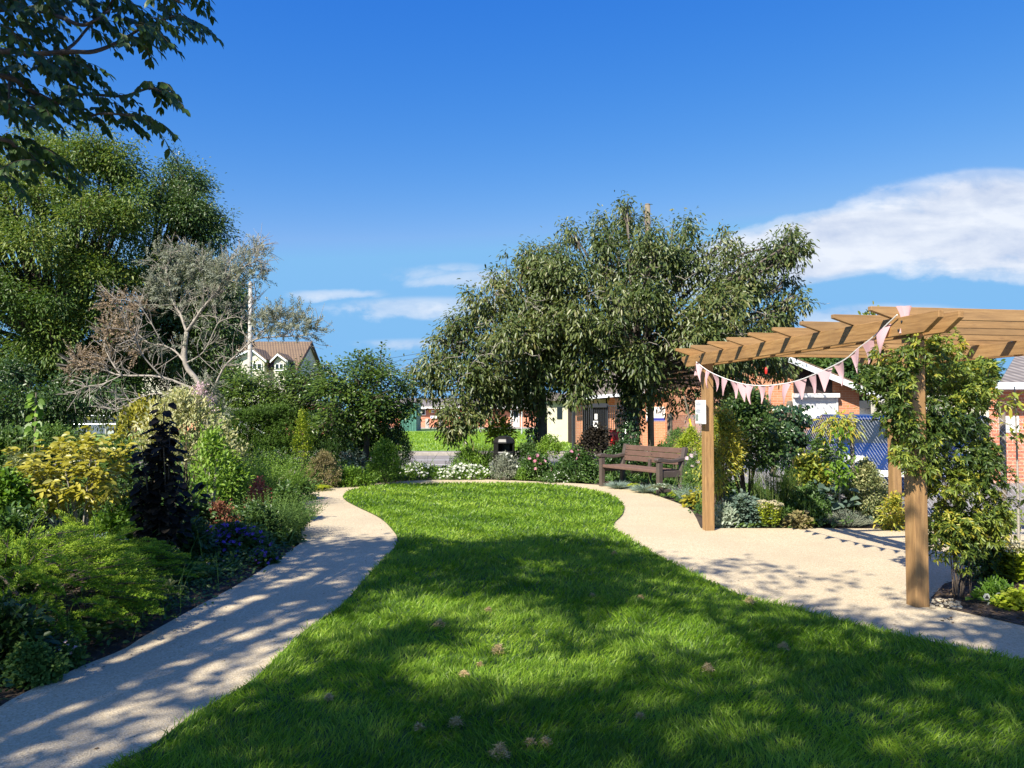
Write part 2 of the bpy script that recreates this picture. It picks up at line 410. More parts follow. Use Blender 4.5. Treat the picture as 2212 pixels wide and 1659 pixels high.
def tiles(name, c1, c2, c3, sx=.33, sz=.28):
    m, t, b = newmat(name); co = objco(t); s = t.n('ShaderNodeSeparateXYZ', ins={0: co})
    h = t.math('ADD', s.outputs[0], t.math('MULTIPLY', s.outputs[1], .37))
    wv = t.math('SINE', t.math('MULTIPLY', h, 6.283 / (sx * .7))); rw = t.math('FRACT', t.math('DIVIDE', s.outputs[2], sz * .6))
    k = t.math('MULTIPLY', t.math('ADD', t.math('MULTIPLY', wv, .5), .5), t.math('ADD', .35, t.math('MULTIPLY', rw, .65)))
    c = t.ramp(t.math('ADD', t.math('MULTIPLY', k, .5), t.math('MULTIPLY', t.noise(1.3, 5, .65, co), .5)), [(.2, c1), (.5, c2), (.8, c3)])
    t.L.new(c, b.inputs['Base Color']); b.inputs['Roughness'].default_value = .85; bump(t, b, k, .6, .03); return m
def glass_dark(name='dark window glass', c=(.02, .03, .04)):
    m, t, b = newmat(name); b.inputs['Base Color'].default_value = lin(c); b.inputs['Roughness'].default_value = .14; b.inputs['Specular IOR Level'].default_value = .2; return m
def shutterm():
    m, t, b = newmat('white shutter slats'); s = t.n('ShaderNodeSeparateXYZ', ins={0: objco(t)})
    f = t.math('FRACT', t.math('DIVIDE', s.outputs[2], .055))
    t.L.new(t.ramp(f, [(0, (.42, .43, .45)), (.14, (.78, .79, .80)), (1, (.80, .81, .82))]), b.inputs['Base Color']); b.inputs['Roughness'].default_value = .45
    bump(t, b, t.ramp(f, [(0, (0, 0, 0)), (.2, (1, 1, 1)), (1, (.7, .7, .7))]), .5, .01); return m
M = {}
M['path'] = stonepath(); M['wood'] = wood()
M['soil'] = plain('bark mulch soil', (.055, .038, .028), .95, 0, .55, 14, .9)
M['asphalt'] = plain('worn tarmac', (.21, .19, .18), .9, 0, .18, 5, .3)
M['pave'] = plain('concrete pavement', (.30, .27, .24), .9, 0, .15, 3, .3)
M['kerb'] = plain('kerb stone', (.33, .30, .27), .9)
M['grassbase'] = plain('turf base', (.035, .075, .010), .95, 0, .4, 9, .6)
M['verge'] = plain('verge turf', (.16, .27, .05), .95, 0, .22, 2.5, .8)
M['white'] = plain('white paint', (.80, .80, .78), .45, 0, .04, 5, .03)
M['whitewall'] = plain('cream render', (.60, .57, .46), .85, 0, .07, 2, .1)
M['houserender'] = plain('magnolia render', (.58, .54, .45), .85, 0, .05, 1, .1)
M['brick'] = brick('red brick', (.52, .20, .10), (.62, .29, .15), (.62, .46, .34))
M['brickdark'] = brick('orange brick', (.60, .18, .10), (.66, .26, .15), (.72, .58, .42))
M['tile'] = tiles('lichened pantiles', (.10, .065, .045), (.17, .115, .075), (.26, .17, .085), .32, .34)
M['greytile'] = tiles('grey concrete tiles', (.11, .095, .09), (.20, .175, .165), (.30, .27, .25))
M['fascia'] = plain('white fascia', (.72, .76, .80), .4, 0, .04, 3, 0)
M['board_recess'] = plain('dark boards and recesses', (.022, .012, .012), .7)  # dark timber, and the painted dark of the recesses
M['shutter'] = shutterm(); M['glass'] = glass_dark()
M['railing'] = plain('dark grey steel', (.045, .05, .06), .45, .3, .1, 5, 0)
M['galv'] = plain('galvanised wire', (.52, .54, .56), .4, .2, .1, 5, 0)
M['binm'] = plain('charcoal plastic', (.014, .013, .013), .42, 0, .2, 8, .05)
M['bench'] = plain('brown recycled plastic', (.145, .085, .066), .55, 0, .16, 9, .15)
M['benchdk'] = plain('grey brown recycled plastic', (.085, .065, .056), .5, 0, .16, 9, .15)
M['pole'] = plain('weathered pole timber', (.17, .14, .105), .9, 0, .3, 4, .5)
M['lamppost'] = plain('pale concrete post', (.40, .38, .345), .8, 0, .12, 4, .2)
M['bark'] = plain('grey brown bark', (.095, .072, .055), .95, 0, .4, 9, .9)
M['barkpale'] = plain('pale grey bark', (.31, .275, .235), .9, 0, .3, 9, .6)
M['barkmid'] = plain('cherry bark', (.12, .098, .082), .9, 0, .35, 9, .7)
M['pink'] = leafmat('pink cotton', [(.62, .39, .43), (.68, .45, .49)], .8, .25, .1)
M['string'] = plain('white tape', (.82, .80, .77), .8, 0, .03, 5, 0)
M['green_steel'] = plain('faded green steel', (.10, .24, .20), .6, .1, .3, 3, .1)
M['bluecar'] = plain('blue car paint', (.006, .028, .13), .32, .1, .05, 2, 0, .4)
M['greycar'] = plain('silver car paint', (.20, .22, .25), .2, .5, .05, 2, 0, .8)
M['whitecar'] = plain('white car paint', (.62, .64, .66), .2, 0, .03, 2, 0, .8)
M['tyre'] = plain('tyre rubber', (.012, .012, .013), .8)
M['red'] = plain('red plastic', (.60, .03, .02), .35, 0, .1, 3, 0)
M['yellow'] = plain('yellow paint', (.75, .50, .03), .5, 0, .1, 3, 0)
M['navy'] = plain('navy print', (.03, .04, .30), .5, 0, .05, 3, 0)
M['ink'] = plain('grey blue print', (.18, .22, .32), .6, 0, .05, 3, 0)
M['dry'] = leafmat('dry grass thatch', [(.26, .18, .08), (.52, .38, .20), (.66, .52, .32)], .9, .1, .1)
M['pebble'] = plain('pale pebbles', (.42, .36, .26), .8, 0, .3, 30, .2)
G = {}
G['lawn'] = leafmat('lawn grass', [(.065, .15, .008), (.20, .34, .026), (.36, .48, .06)], .42, .45, .35)
G['cherry'] = leafmat('cherry leaves', [(0.027, 0.047, 0.012), (0.066, 0.101, 0.023), (0.133, 0.156, 0.043), (0.172, 0.140, 0.047)], .40, .25, .45)
G['ash'] = leafmat('ash leaves', [(.026, .066, .014), (.072, .135, .022), (.155, .205, .038), (.27, .28, .06)], .45, .3, .35)
G['dark'] = leafmat('dark green leaves', [(0.016, 0.044, 0.013), (0.044, 0.092, 0.022), (0.088, 0.140, 0.036)], .38, .25, .5)
G['near'] = leafmat('overhanging leaves', [(.022, .052, .012), (.045, .09, .02), (.08, .135, .025)], .45, .26, .3)
G['hedge'] = leafmat('hornbeam leaves', [(.020, .052, .008), (.056, .105, .015), (.14, .20, .035)], .35, .3, .5)
G['yew'] = leafmat('yew needles', [(0.016, 0.039, 0.008), (0.062, 0.125, 0.016), (0.156, 0.242, 0.039)], .5, .25, .3)
G['silver'] = leafmat('grey green narrow leaves', [(.10, .12, .09), (.20, .22, .165), (.32, .33, .25)], .6, .2, .3)
G['deadleaf'] = leafmat('dead tan leaves', [(.16, .115, .075), (.27, .20, .14), (.36, .28, .20)], .8, .2, .2)
G['gold'] = leafmat('golden leaves', [(.09, .11, .012), (.27, .25, .025), (.40, .36, .05), (.38, .38, .14)], .4, .3, .4)
G['purple'] = leafmat('purple black leaves', [(.009, .008, .007), (.018, .015, .012), (.042, .034, .024)], .65, .10, .15)
G['varieg'] = leafmat('variegated pale leaves', [(0.078, 0.109, 0.039), (0.250, 0.281, 0.125), (0.437, 0.421, 0.203), (0.507, 0.484, 0.312)], .5, .3, .3)
G['bright'] = leafmat('bright green leaves', [(0.047, 0.109, 0.012), (0.109, 0.211, 0.020), (0.211, 0.328, 0.043)], .45, .35, .35)
G['lime'] = leafmat('lime leaves', [(0.172, 0.250, 0.016), (0.328, 0.390, 0.031), (0.468, 0.484, 0.062)], .45, .35, .3)
G['mid'] = leafmat('mid green leaves', [(0.027, 0.066, 0.014), (0.062, 0.125, 0.025), (0.125, 0.195, 0.043)], .42, .3, .4)
G['fern'] = leafmat('fine green leaves', [(0.039, 0.094, 0.023), (0.094, 0.172, 0.039), (0.172, 0.257, 0.062)], .6, .3, .2)
G['blue'] = leafmat('blue grey blades', [(0.117, 0.187, 0.156), (0.218, 0.296, 0.265), (0.328, 0.390, 0.351)], .6, .2, .3)
G['woolly'] = leafmat('woolly silver leaves', [(0.172, 0.226, 0.156), (0.296, 0.351, 0.265), (0.406, 0.445, 0.359)], .9, .15, .1)
G['glauc'] = leafmat('glaucous leaves', [(0.055, 0.101, 0.078), (0.117, 0.172, 0.133), (0.211, 0.265, 0.211)], .5, .2, .3)
G['juniper'] = leafmat('juniper needles', [(.025, .08, .008), (.14, .25, .015), (.42, .54, .05)], .55, .25, .25)
G['tan'] = leafmat('tan foliage', [(0.125, 0.117, 0.039), (0.234, 0.195, 0.086), (0.328, 0.265, 0.156)], .7, .25, .2)
G['rust'] = leafmat('rusty foliage', [(0.070, 0.023, 0.016), (0.187, 0.070, 0.039), (0.328, 0.140, 0.078)], .6, .25, .2)
G['coral'] = leafmat('coral foliage', [(0.195, 0.031, 0.031), (0.429, 0.117, 0.094), (0.484, 0.234, 0.187)], .6, .25, .2)
G['jasmine'] = leafmat('jasmine leaves', [(0.031, 0.066, 0.016), (0.086, 0.133, 0.023), (0.234, 0.281, 0.039), (0.390, 0.328, 0.039)], .42, .25, .35)
G['ivy'] = leafmat('ivy leaves', [(0.012, 0.032, 0.012), (0.032, 0.072, 0.024), (0.072, 0.128, 0.048)], .25, .15, .7)
G['violet'] = leafmat('violet petals', [(0.101, 0.055, 0.429), (0.172, 0.094, 0.585), (0.265, 0.156, 0.663)], .6, .35, .1)
G['petal'] = leafmat('white petals', [(0.561, 0.561, 0.510), (0.680, 0.680, 0.646)], .7, .3, .1)
G['pinkp'] = leafmat('pink petals', [(0.484, 0.078, 0.172), (0.585, 0.218, 0.328), (0.624, 0.390, 0.468)], .6, .3, .1)
G['palepink'] = leafmat('pale pink petals', [(0.562, 0.390, 0.468), (0.624, 0.515, 0.562)], .6, .3, .1)
G['cream'] = leafmat('cream flower heads', [(0.390, 0.328, 0.187), (0.515, 0.468, 0.312), (0.577, 0.546, 0.421)], .8, .2, .1)
G['stem'] = leafmat('green stems', [(0.078, 0.109, 0.031), (0.172, 0.203, 0.070)], .6, .1, .3)
G['litter'] = leafmat('leaf litter', [(0.039, 0.027, 0.016), (0.117, 0.078, 0.047), (0.218, 0.156, 0.101)], .9, .1, .1)
G['black'] = leafmat('dark petal centres', [(0.008, 0.004, 0.016), (0.016, 0.008, 0.031)], .6, .1, .1)
# ---------------------------------------------------------------- ground outlines (traced on the picture, dropped on the ground)
def G2(pts): return np.array([gp(x, y)[:2] for x, y in pts])
lawn_px = [(250, 1652), (333, 1612), (416, 1549), (550, 1469), (650, 1372), (735, 1312), (800, 1240), (848, 1190), (858, 1168), (850, 1150), (820, 1120), (770, 1095), (745, 1081), (742, 1070), (765, 1058), (830, 1049), (900, 1046.5), (1000, 1045), (1100, 1045), (1180, 1047), (1260, 1056), (1318, 1071), (1345, 1090), (1346, 1110), (1326, 1132), (1332, 1148), (1400, 1190), (1480, 1232), (1600, 1288), (1730, 1320), (1866, 1357), (1991, 1384), (2212, 1432), (2420, 1475)]
lawn = np.concatenate([[(-2.2, .5), (-1.75, 2.2)], smooth_curve(G2(lawn_px), 5), [(3.9, 2.5), (3.6, .5)]])
path_l = [(0, 1526), (43, 1501), (167, 1443), (267, 1402), (313, 1373), (433, 1306), (520, 1259), (596, 1210), (626, 1189), (651, 1169), (648, 1140), (634, 1105), (624, 1085), (630, 1070), (700, 1056), (780, 1046), (856, 1040), (960, 1036), (1060, 1036), (1135, 1039), (1290, 1047), (1380, 1060), (1440, 1078), (1490, 1100), (1514, 1141)]
pathpoly = np.concatenate([[(-4.5, -1), (-4.0, 1.6)], smooth_curve(G2(path_l), 4), G2([(1760, 1141), (2300, 1143), (2700, 1150)]), [(9, 5), (9, -1)]])
bed_r = G2([(2000, 1304), (2060, 1318), (2212, 1352), (2500, 1418), (2560, 1260), (2300, 1225), (2120, 1238), (2040, 1262)])
g0 = sheet('ground', [(-400, -40), (400, -40), (400, 900), (-400, 900)], -.03, M['soil'])
sheet('path', pathpoly, 0.0, M['path']); sheet('lawn_base', lawn, .012, M['grassbase'])
sheet('flower_bed', bed_r, .006, M['soil'])
sheet('car_park', [(3.2, 20.9), (4.0, 12.2), (5.5, 11.2), (7.0, 9.3), (9.0, 8.0), (60, 6), (60, 60), (3.2, 60)], -.022, M['asphalt'])
road = sheet('road', [(-90, 20.9), (12, 20.9), (12, 26.9), (-90, 26.9)], -.016, M['asphalt'])
g = Geo(); g.box((-39, 27.02, .03), (102, .15, .14)); k = g.build('kerb', M['kerb'], bevel=.01); k['kind'] = 'structure'
sheet('pavement', [(-90, 27.1), (12, 27.1), (12, 28.3), (-90, 28.3)], .06, M['pave'])
sheet('verge', [(-90, 28.3), (3.2, 28.3), (9.5, 62), (9.5, 66), (-90, 66)], .07, M['verge'])
sheet('far_yard', [(-90, 66), (60, 66), (60, 120), (-90, 120)], .03, M['pave'])
for i, (x0, x1, y) in enumerate([(-3.1, -1.9, 24.3), (-7.2, -5.0, 24.3), (-3.1, -1.6, 22.2)]):
    o = sheet('road_marking', [(x0, y - .07), (x1, y - .07), (x1, y + .07), (x0, y + .07)], -.010, M['white'])
# ---------------------------------------------------------------- grass
def scatter(poly, dens, ymin, ymax, xlim=None):
    poly = np.asarray(poly); lo = poly.min(0); hi = poly.max(0); y0 = max(lo[1], ymin); y1 = min(hi[1], ymax)
    if y1 <= y0: return np.zeros((0, 2))
    n = int((hi[0] - lo[0]) * (y1 - y0) * dens); x = rng.uniform(lo[0], hi[0], n); y = rng.uniform(y0, y1, n)
    k = inpoly(x, y, poly) & (np.abs(x) < .70 * y + .6)
    return np.stack([x[k], y[k]], 1)
def wav(x, y, s, ph): return np.sin(x * s + ph) * np.cos(y * s * 1.3 + ph * 2) + .5 * np.sin(x * s * 2.3 + y * s * 1.7 + ph)
lv = Leaves()
for ymin, ymax, dens, wd in [(2.2, 3.6, 9000, .0034), (3.6, 4.6, 7500, .0038), (4.6, 6.2, 5200, .0048), (6.2, 8.5, 3000, .0065), (8.5, 12, 1500, .010), (12, 19, 650, .017)]:
    p = scatter(lawn, dens, ymin, ymax)
    m = len(p); P = np.concatenate([p, np.full((m, 1), .01)], 1)
    q = .5 + .25 * wav(p[:, 0], p[:, 1], 2.1, 1.0) + .15 * wav(p[:, 0], p[:, 1], 7, 3)
    L = (.040 + .028 * np.clip(q, 0, 1.2)) * rng.uniform(.6, 1.25, m)
    e = rng.random(m) < .025; L[e] *= 1.6
    az = 2.2 * wav(p[:, 0], p[:, 1], 3.3, 5) + rng.normal(size=m) * 1.1
    D = np.stack([np.cos(az) * .38, np.sin(az) * .38, np.ones(m)], 1) + rng.normal(size=(m, 3)) * .16
    T = np.clip(.44 + .17 * wav(p[:, 0], p[:, 1], 1.3, 2) + .10 * wav(p[:, 0], p[:, 1], 5.1, 8) + rng.normal(size=m) * .22, 0, 1)
    bd = np.stack([np.cos(az), np.sin(az), np.full(m, -.5)], 1)
    lv.blade(P, D, L, wd * rng.uniform(.7, 1.3, m), T, rng.uniform(.15, .6, m), bd)
o = lv.build('lawn', G['lawn']); tag(o, 'lush green lawn between the two gravel paths, dappled by shade', 'lawn', kind='stuff')
lv = Leaves()
vp = [(-20, 28.4), (3.0, 28.4), (8, 55), (-20, 55)]
p = scatter(vp, 55, 28.4, 55); m = len(p)
lv.blade(np.concatenate([p, np.full((m, 1), .06)], 1), np.array([0, 0, 1.]) + rng.normal(size=(m, 3)) * .3, rng.uniform(.06, .13, m), .045, np.clip(rng.normal(.6, .2, m), 0, 1), .3)
o = lv.build('verge_grass', G['lawn']); tag(o, 'sunlit mown grass verge beyond the road', 'grass', kind='stuff')
pp = np.concatenate([np.stack([rng.uniform(-4, 6, 2600), rng.uniform(2.5, 12, 2600)], 1)]); kk = inpoly(pp[:, 0], pp[:, 1], pathpoly) & ~inpoly(pp[:, 0], pp[:, 1], lawn) & (np.minimum(bdist(pp[:, 0], pp[:, 1], pathpoly), bdist(pp[:, 0], pp[:, 1], lawn)) < rng.exponential(.16, 2600)); pp = pp[kk]; m = len(pp)
lv = Leaves(); lv.oval(np.stack([pp[:, 0], pp[:, 1], np.full(m, .004)], 1), rng.normal(size=(m, 3)) * [1, 1, .12], np.tile([0, 0, 1.], (m, 1)) + rng.normal(size=(m, 3)) * .25, .022 * rng.uniform(.3, 1.3, m), .010, rng.random(m), 0, .2)
tag(lv.build('path_litter', G['litter']), 'scattered brown bits and small leaves along the gravel path edges', 'leaf litter', kind='stuff')
# dry thatch clumps lying on the lawn
for i, (x, y, s) in enumerate([(1080, 1646, .062), (1180, 1621, .035), (1003, 1470, .035), (1037, 1448, .022), (710, 1522, .035), (950, 1362, .06), (1385, 1300, .03), (1280, 1296, .03), (1530, 1460, .05), (1383, 1564, .03), (1692, 1412, .05), (1620, 1310, .06), (1076, 1419, .06), (985, 1580, .05), (905, 1590, .035), (1327, 1203, .04), (1145, 1620, .03), (1055, 1328, .035)]):
    c = gp(x, y); s *= .85; lv = Leaves(); m = 240
    r = rng.random(m) ** .6; a = rng.uniform(0, 6.28, m)
    P = c + np.stack([np.cos(a) * r * s * .75, np.sin(a) * r * s * .75, .03 + (1 - r) * s * .95], 1)
    D = rng.normal(size=(m, 3)) * [1, 1, .5] + [0, 0, .15]
    lv.blade(P, D, s * .28 + .010, .0028, np.clip(rng.normal(.5, .25, m), 0, 1), .4)
    o = lv.build('thatch_clump', M['dry'])
    wh = ['largest dry grass clump at the bottom edge of the lawn', 'small dry clump just right of the largest one near the bottom edge', 'pale upright dry tuft in a sunny patch left of centre', 'tiny dry tuft just behind the pale upright tuft', 'straw clump on the lawn near the left path', 'wide flat straw patch on the shady lawn nearest the left path bend', 'small dry clump right of centre where the lawn narrows', 'small shaded dry clump left of its twin in mid lawn', 'rounded brown clump in sun on the right half of the lawn', 'small pale clump in the sunny patch right of the bottom middle', 'rounded straw clump further right near the lawn edge', 'straw patch beside the right path edge', 'flat faint straw patch in the middle of the lawn', 'grey shaded clump in the dark left foreground', 'small shaded clump left of the grey one in the foreground', 'dry clump at the far end of the tree shade by the right path', 'small straw scrap left of the two bottom clumps', 'faint dry scrap in the shade in front of the flat lawn middle'][i]
    tag(o, wh, 'dry grass', 'dry thatch clumps on the lawn')
# ---------------------------------------------------------------- pergola
def board(name, p, q, w, h, parent, mat, cut0=0, cut1=0, bev=.004, up=(0, 0, 1)):
    """timber from p to q (centre line), w wide, h high, ends undercut by cut; grain coordinates kept in 'wco'"""
    p = np.array(p, float); q = np.array(q, float); d = q - p; L = np.linalg.norm(d); d /= L
    sd = nrm(np.cross(d, up)); u = np.cross(sd, d)
    prof = [(0, h / 2), (L, h / 2), (L, h / 2 - (h * .35 if cut1 else h)), (L - cut1, -h / 2), (cut0, -h / 2), (0, h / 2 - (h * .35 if cut0 else h))]
    pr = []
    for a in prof:
        if not pr or abs(a[0] - pr[-1][0]) + abs(a[1] - pr[-1][1]) > 1e-6: pr.append(a)
    k = len(pr)
    # slices along the length so the grain attribute interpolates well
    loc = np.array([(x, s * w / 2, z) for s in (-1, 1) for x, z in pr])
    V = p + loc[:, :1] * d + loc[:, 1:2] * sd + loc[:, 2:3] * u
    F = [tuple(range(k)), tuple(range(2 * k - 1, k - 1, -1))] + [(i, i + k, (i + 1) % k + k, (i + 1) % k) for i in range(k)]
    g = Geo().add(V, F); o = g.build(name, mat, parent)
    a = o.data.attributes.new('wco', 'FLOAT_VECTOR', 'POINT'); off = rng.uniform(0, 20, 3)
    vv = np.array([v.co for v in o.data.vertices]) + (np.array(parent.location) if parent is not None else 0)
    l = np.stack([(vv - p) @ d, (vv - p) @ sd, (vv - p) @ u], 1) + off
    a.data.foreach_set('vector', l.astype(np.float32).ravel())
    if bev:
        b = o.modifiers.new('bevel', 'BEVEL'); b.width = bev; b.segments = 2
    return o
AX = nrm(np.array([.169, -1.0, 0])); PX = np.array([-AX[1], AX[0], 0])   # along the front beam (towards camera), across (to the right)
A0 = np.array([2.50, 9.85, 0]); A1 = np.array([3.15, 6.03, 0]); B0 = A0 + PX * 2.55 + np.array([.03, -.1, 0]); B1 = A1 + PX * 2.55
perg = thing('pergola', 'golden pine pergola with angled rafter tails over the gravel terrace', 'pergola', A0)
ZB, ZT = 2.10, 2.245
for P0 in (A0, A1, B0, B1):
    board('post', P0 - [0, 0, .02], P0 + [0, 0, ZT - .01], .118, .118, perg, M['wood'], bev=.008, up=tuple(AX))
for S0, S1 in ((A0, A1), (B0, B1)):
    for s in (-1, 1):
        o = PX * (s * .0835); z = np.array([0, 0, (ZB + ZT) / 2])
        board('beam', S0 - AX * .58 + o + z, S1 + AX * .42 + o + z, .045, .145, perg, M['wood'], .16, .16)
for k in range(9):
    y = 6.14 + .505 * k; P = np.array([4.165 - .169 * y, y, 2.291])
    board('rafter', P - PX * .29, P + PX * 2.9, .045, .096, perg, M['wood'], .2, .2)
for P0 in (A0, A1, B0, B1):
    for s in (-1, 1):
        for dz in (-.03, .035):
            c0 = P0 + PX * (s * .106) + AX * (dz * .6) + [0, 0, (ZB + ZT) / 2 + dz]
            Geo().tube([c0, c0 + PX * (s * .008)], .009, 6).build('bolt', M['railing'], perg)
# ---------------------------------------------------------------- bunting
bp = [(1504, 782), (1537, 805), (1595, 827), (1647, 833), (1709, 826), (1763, 807), (1821, 779), (1852, 754), (1887, 727), (1926, 691), (1938, 680)]
def onplane(x, y):
    d = ray(x, y); off = .127
    # plane parallel to the front beam, just in front of its camera side
    p0 = A0 - PX * off; k = ((p0 - [0, 0, EYE]) @ PX) / (d @ PX); return np.array([0, 0, EYE]) + d * k
bw = [onplane(x, y) for x, y in bp]
bc = smooth_curve(bw, 6)
bunt = thing('bunting', 'string of pale pink triangular flags sagging along the pergola front beam', 'bunting', bc[0])
Geo().tube(bc, .0055, 5).build('string', M['string'], bunt)
vx = CX + F_PX * bc[:, 0] / bc[:, 1]
for i, fx in enumerate([165, 225, 295, 350, 430, 495, 570, 665, 745, 845, 945, 1040, 1140, 1255, 1385, 1485, 1620]):
    x = (1700 + .3164 * fx) * .864; j = int(np.argmin(abs(vx - x))); c = bc[j] - [0, 0, .004]
    tw = random.uniform(-.1, .55); a = AX * math.cos(tw) + PX * math.sin(tw) * .8
    slope = nrm(bc[min(j + 1, len(bc) - 1)] - bc[max(j - 1, 0)]); a = nrm(a + np.array([0, 0, slope[2]]))
    wd, ht = .150 * random.uniform(.9, 1.06), .20 * random.uniform(.93, 1.06); n = np.cross(a, [0, 0, 1.]); N = 6; V = []; sway = random.uniform(-.03, .03); cu = random.uniform(-.03, .03)
    for r in range(N + 1):
        f = r / N
        for s in range(4):
            e = (s / 3 - .5) * wd * (1 - f * .97)
            V.append(c + a * (e + sway * f * f) + np.array([0, 0, -ht * f]) + n * (cu * math.sin(f * 2.6) + .008 * math.cos(s * 1.9 + i)))
    F = [(r * 4 + s, r * 4 + s + 1, (r + 1) * 4 + s + 1, (r + 1) * 4 + s) for r in range(N) for s in range(3)]
    meshobj('flag', np.array(V) - np.array(bunt.location), [np.array(F)], M['pink'], bunt, np.full(len(V), random.random()), True)
for nm, c0, sc_ in (('tie', np.array(at(1950, 684, 6.02)), 1.25), ('tie', np.array(at(1503, 792, 10.1)), 1.1)):
    V = []; N = 8
    for r in range(N + 1):
        f = r / N
        for s in range(5):
            e = (s / 4 - .5) * (.10 - .05 * math.sin(f * 3.0)) * sc_
            V.append(c0 + AX * e * .3 + PX * (e * .9 + .02 * f) + np.array([0, -.016 * (s % 2) - .02, .065 * sc_ - f * .17 * sc_]))
    F = [(r * 5 + s, r * 5 + s + 1, (r + 1) * 5 + s + 1, (r + 1) * 5 + s) for r in range(N) for s in range(4)]
    meshobj(nm, np.array(V) - np.array(bunt.location), [np.array(F)], M['pink'], bunt, np.full(len(V), .8), True)
# ---------------------------------------------------------------- notice on the far left post
nz = np.array(A0) - PX * .105 + AX * .03
nt_ = thing('notice_box', 'white printed notice box fixed to the far left pergola post', 'notice', nz + [0, 0, 1.5])
rot = math.atan2(AX[1], AX[0])
def nbox(nm, x, y, z, dx, dy, dz, m):   # local: x along AX, y outwards (-PX), z up
    g = Geo(); Mx = np.stack([AX, -PX, np.array([0, 0, 1.])], 1)
    c = np.array(nt_.location) + AX * x - PX * y + np.array([0, 0, z]); g.box(c, (dx, dy, dz), Mx); return g.build(nm, m, nt_)
nbox('box', 0, 0, 0, .215, .05, .30, M['white']); nbox('paper', 0, .0275, 0, .20, .002, .285, M['white'])
g = Geo(); Mx = np.stack([AX, -PX, np.array([0, 0, 1.])], 1)
for k, (z, x, l) in enumerate([(.125, 0, .07), (.107, 0, .16), (.094, 0, .15), (.078, 0, .16), (.03, -.01, .14), (.018, 0, .15), (.006, -.02, .12), (-.006, .01, .13)]):
    g.box(np.array(nt_.location) + AX * x - PX * .0295 + np.array([0, 0, z]), (l, .0015, .0045), Mx)
g.build('print_lines', M['ink'], nt_)
nbox('photo', -.045, .0298, -.07, .085, .0015, .085, plain('grey photo print', (.20, .24, .20), .6, 0, .5, 40, 0))
# ---------------------------------------------------------------- bench
bx0 = np.array([1.78, 15.6, 0]); ba = math.atan2(-.878, .478)
bench = thing('park_bench', 'brown slatted garden bench with curved arms, half in tree shade', 'bench', bx0, ba)
BW = 1.80
def bb(nm, boxes, m, bev=.008, prisms=()):
    g = Geo()
    for c, d in boxes: g.box(c, d)
    for pr in prisms: g.prism(*pr)
    return g.build(nm, m, bench, bevel=bev, world=False)
for x in (0, BW):
    bb('front_leg', [((x, .045, .29), (.09, .09, .58))], M['benchdk'])
    bb('rear_leg', [], M['benchdk'], prisms=[([(.52, 0), (.61, 0), (.60, .42), (.70, .84), (.62, .85), (.52, .42)], x - .045, x + .045, 'x')])
    prof = [(-.035, .60), (-.045, .63), (-.02, .655), (.05, .665), (.14, .65), (.28, .625), (.42, .63), (.52, .655), (.60, .66), (.60, .60), (.42, .575), (.28, .565), (.1, .585), (0, .585)]
    bb('armrest', [], M['benchdk'], .01, prisms=[(prof, x - .055, x + .055, 'x')])
    bb('side_rail', [((x, .305, .36), (.05, .43, .12))], M['benchdk'])
    bb('foot_rail', [((x, .305, .06), (.05, .43, .06))], M['benchdk'])
for k in range(3):
    z = .565 + k * .107; y = .575 + (z - .5) * .21
    g = Geo(); g.box((BW / 2, y, z), (BW - .095, .032, .098)); bo = g.build('back_slat', M['bench'], bench, bevel=.006, world=False)
    for x in (.09, BW / 2, BW - .09): Geo().tube([(x, y - .022, z), (x, y - .014, z)], .009, 8).build('bolt', M['railing'], bo, world=False)
for k in range(5):
    bb('seat_slat', [((BW / 2, .065 + k * .1, .425 - (.0 if k else .012)), (BW - .095, .085, .035 if k else .06))], M['bench'], .012)
bb('seat_support', [((BW / 2, .3, .365), (.06, .42, .075)), ((BW / 2, .545, .3), (.06, .05, .56))], M['benchdk'])
# ---------------------------------------------------------------- litter bin
bc0 = at(1089, 1030, 18.2); bc0[2] = 0
lb = thing('litter_bin', 'black hooded litter bin standing behind the white flowers', 'litter bin', bc0, R(35))
def octo(r, z): return [(r * math.cos(a), r * math.sin(a), z) for a in [math.pi / 8 + i * math.pi / 4 for i in range(8)]]
def oring(levels, nm, m, inner=False):
    V = []; F = []
    for r, z in levels: V += octo(r, z)
    for i in range(len(levels) - 1): F += [(i * 8 + j, i * 8 + (j + 1) % 8, (i + 1) * 8 + (j + 1) % 8, (i + 1) * 8 + j) for j in range(8)]
    F += [tuple(range(8))[::-1], tuple(range((len(levels) - 1) * 8, len(levels) * 8))]
    return Geo().add(V, F).build(nm, m, lb, bevel=.012, world=False)
oring([(.26, 0), (.268, .55), (.255, .58)], 'body', M['binm'])
oring([(.268, .76), (.265, .80), (.235, .87), (.14, .925), (.05, .94)], 'hood', M['binm'])
g = Geo()
for i, a in enumerate([math.pi / 8 + i * math.pi / 4 for i in range(8)]):
    if i in (4, 5): continue
    p = octo(.258, 0)[i]; q = octo(.258, 0)[(i + 1) % 8]; wl = (np.array(p) + q) / 2
    g.add([(p[0], p[1], .575), (q[0], q[1], .575), (q[0], q[1], .785), (p[0], p[1], .785), (p[0] * .93, p[1] * .93, .575), (q[0] * .93, q[1] * .93, .575), (q[0] * .93, q[1] * .93, .785), (p[0] * .93, p[1] * .93, .785)],
          [(0, 1, 2, 3), (7, 6, 5, 4), (0, 4, 5, 1), (3, 2, 6, 7), (0, 3, 7, 4), (1, 5, 6, 2)])
g.build('hood_side', M['binm'], lb, world=False)
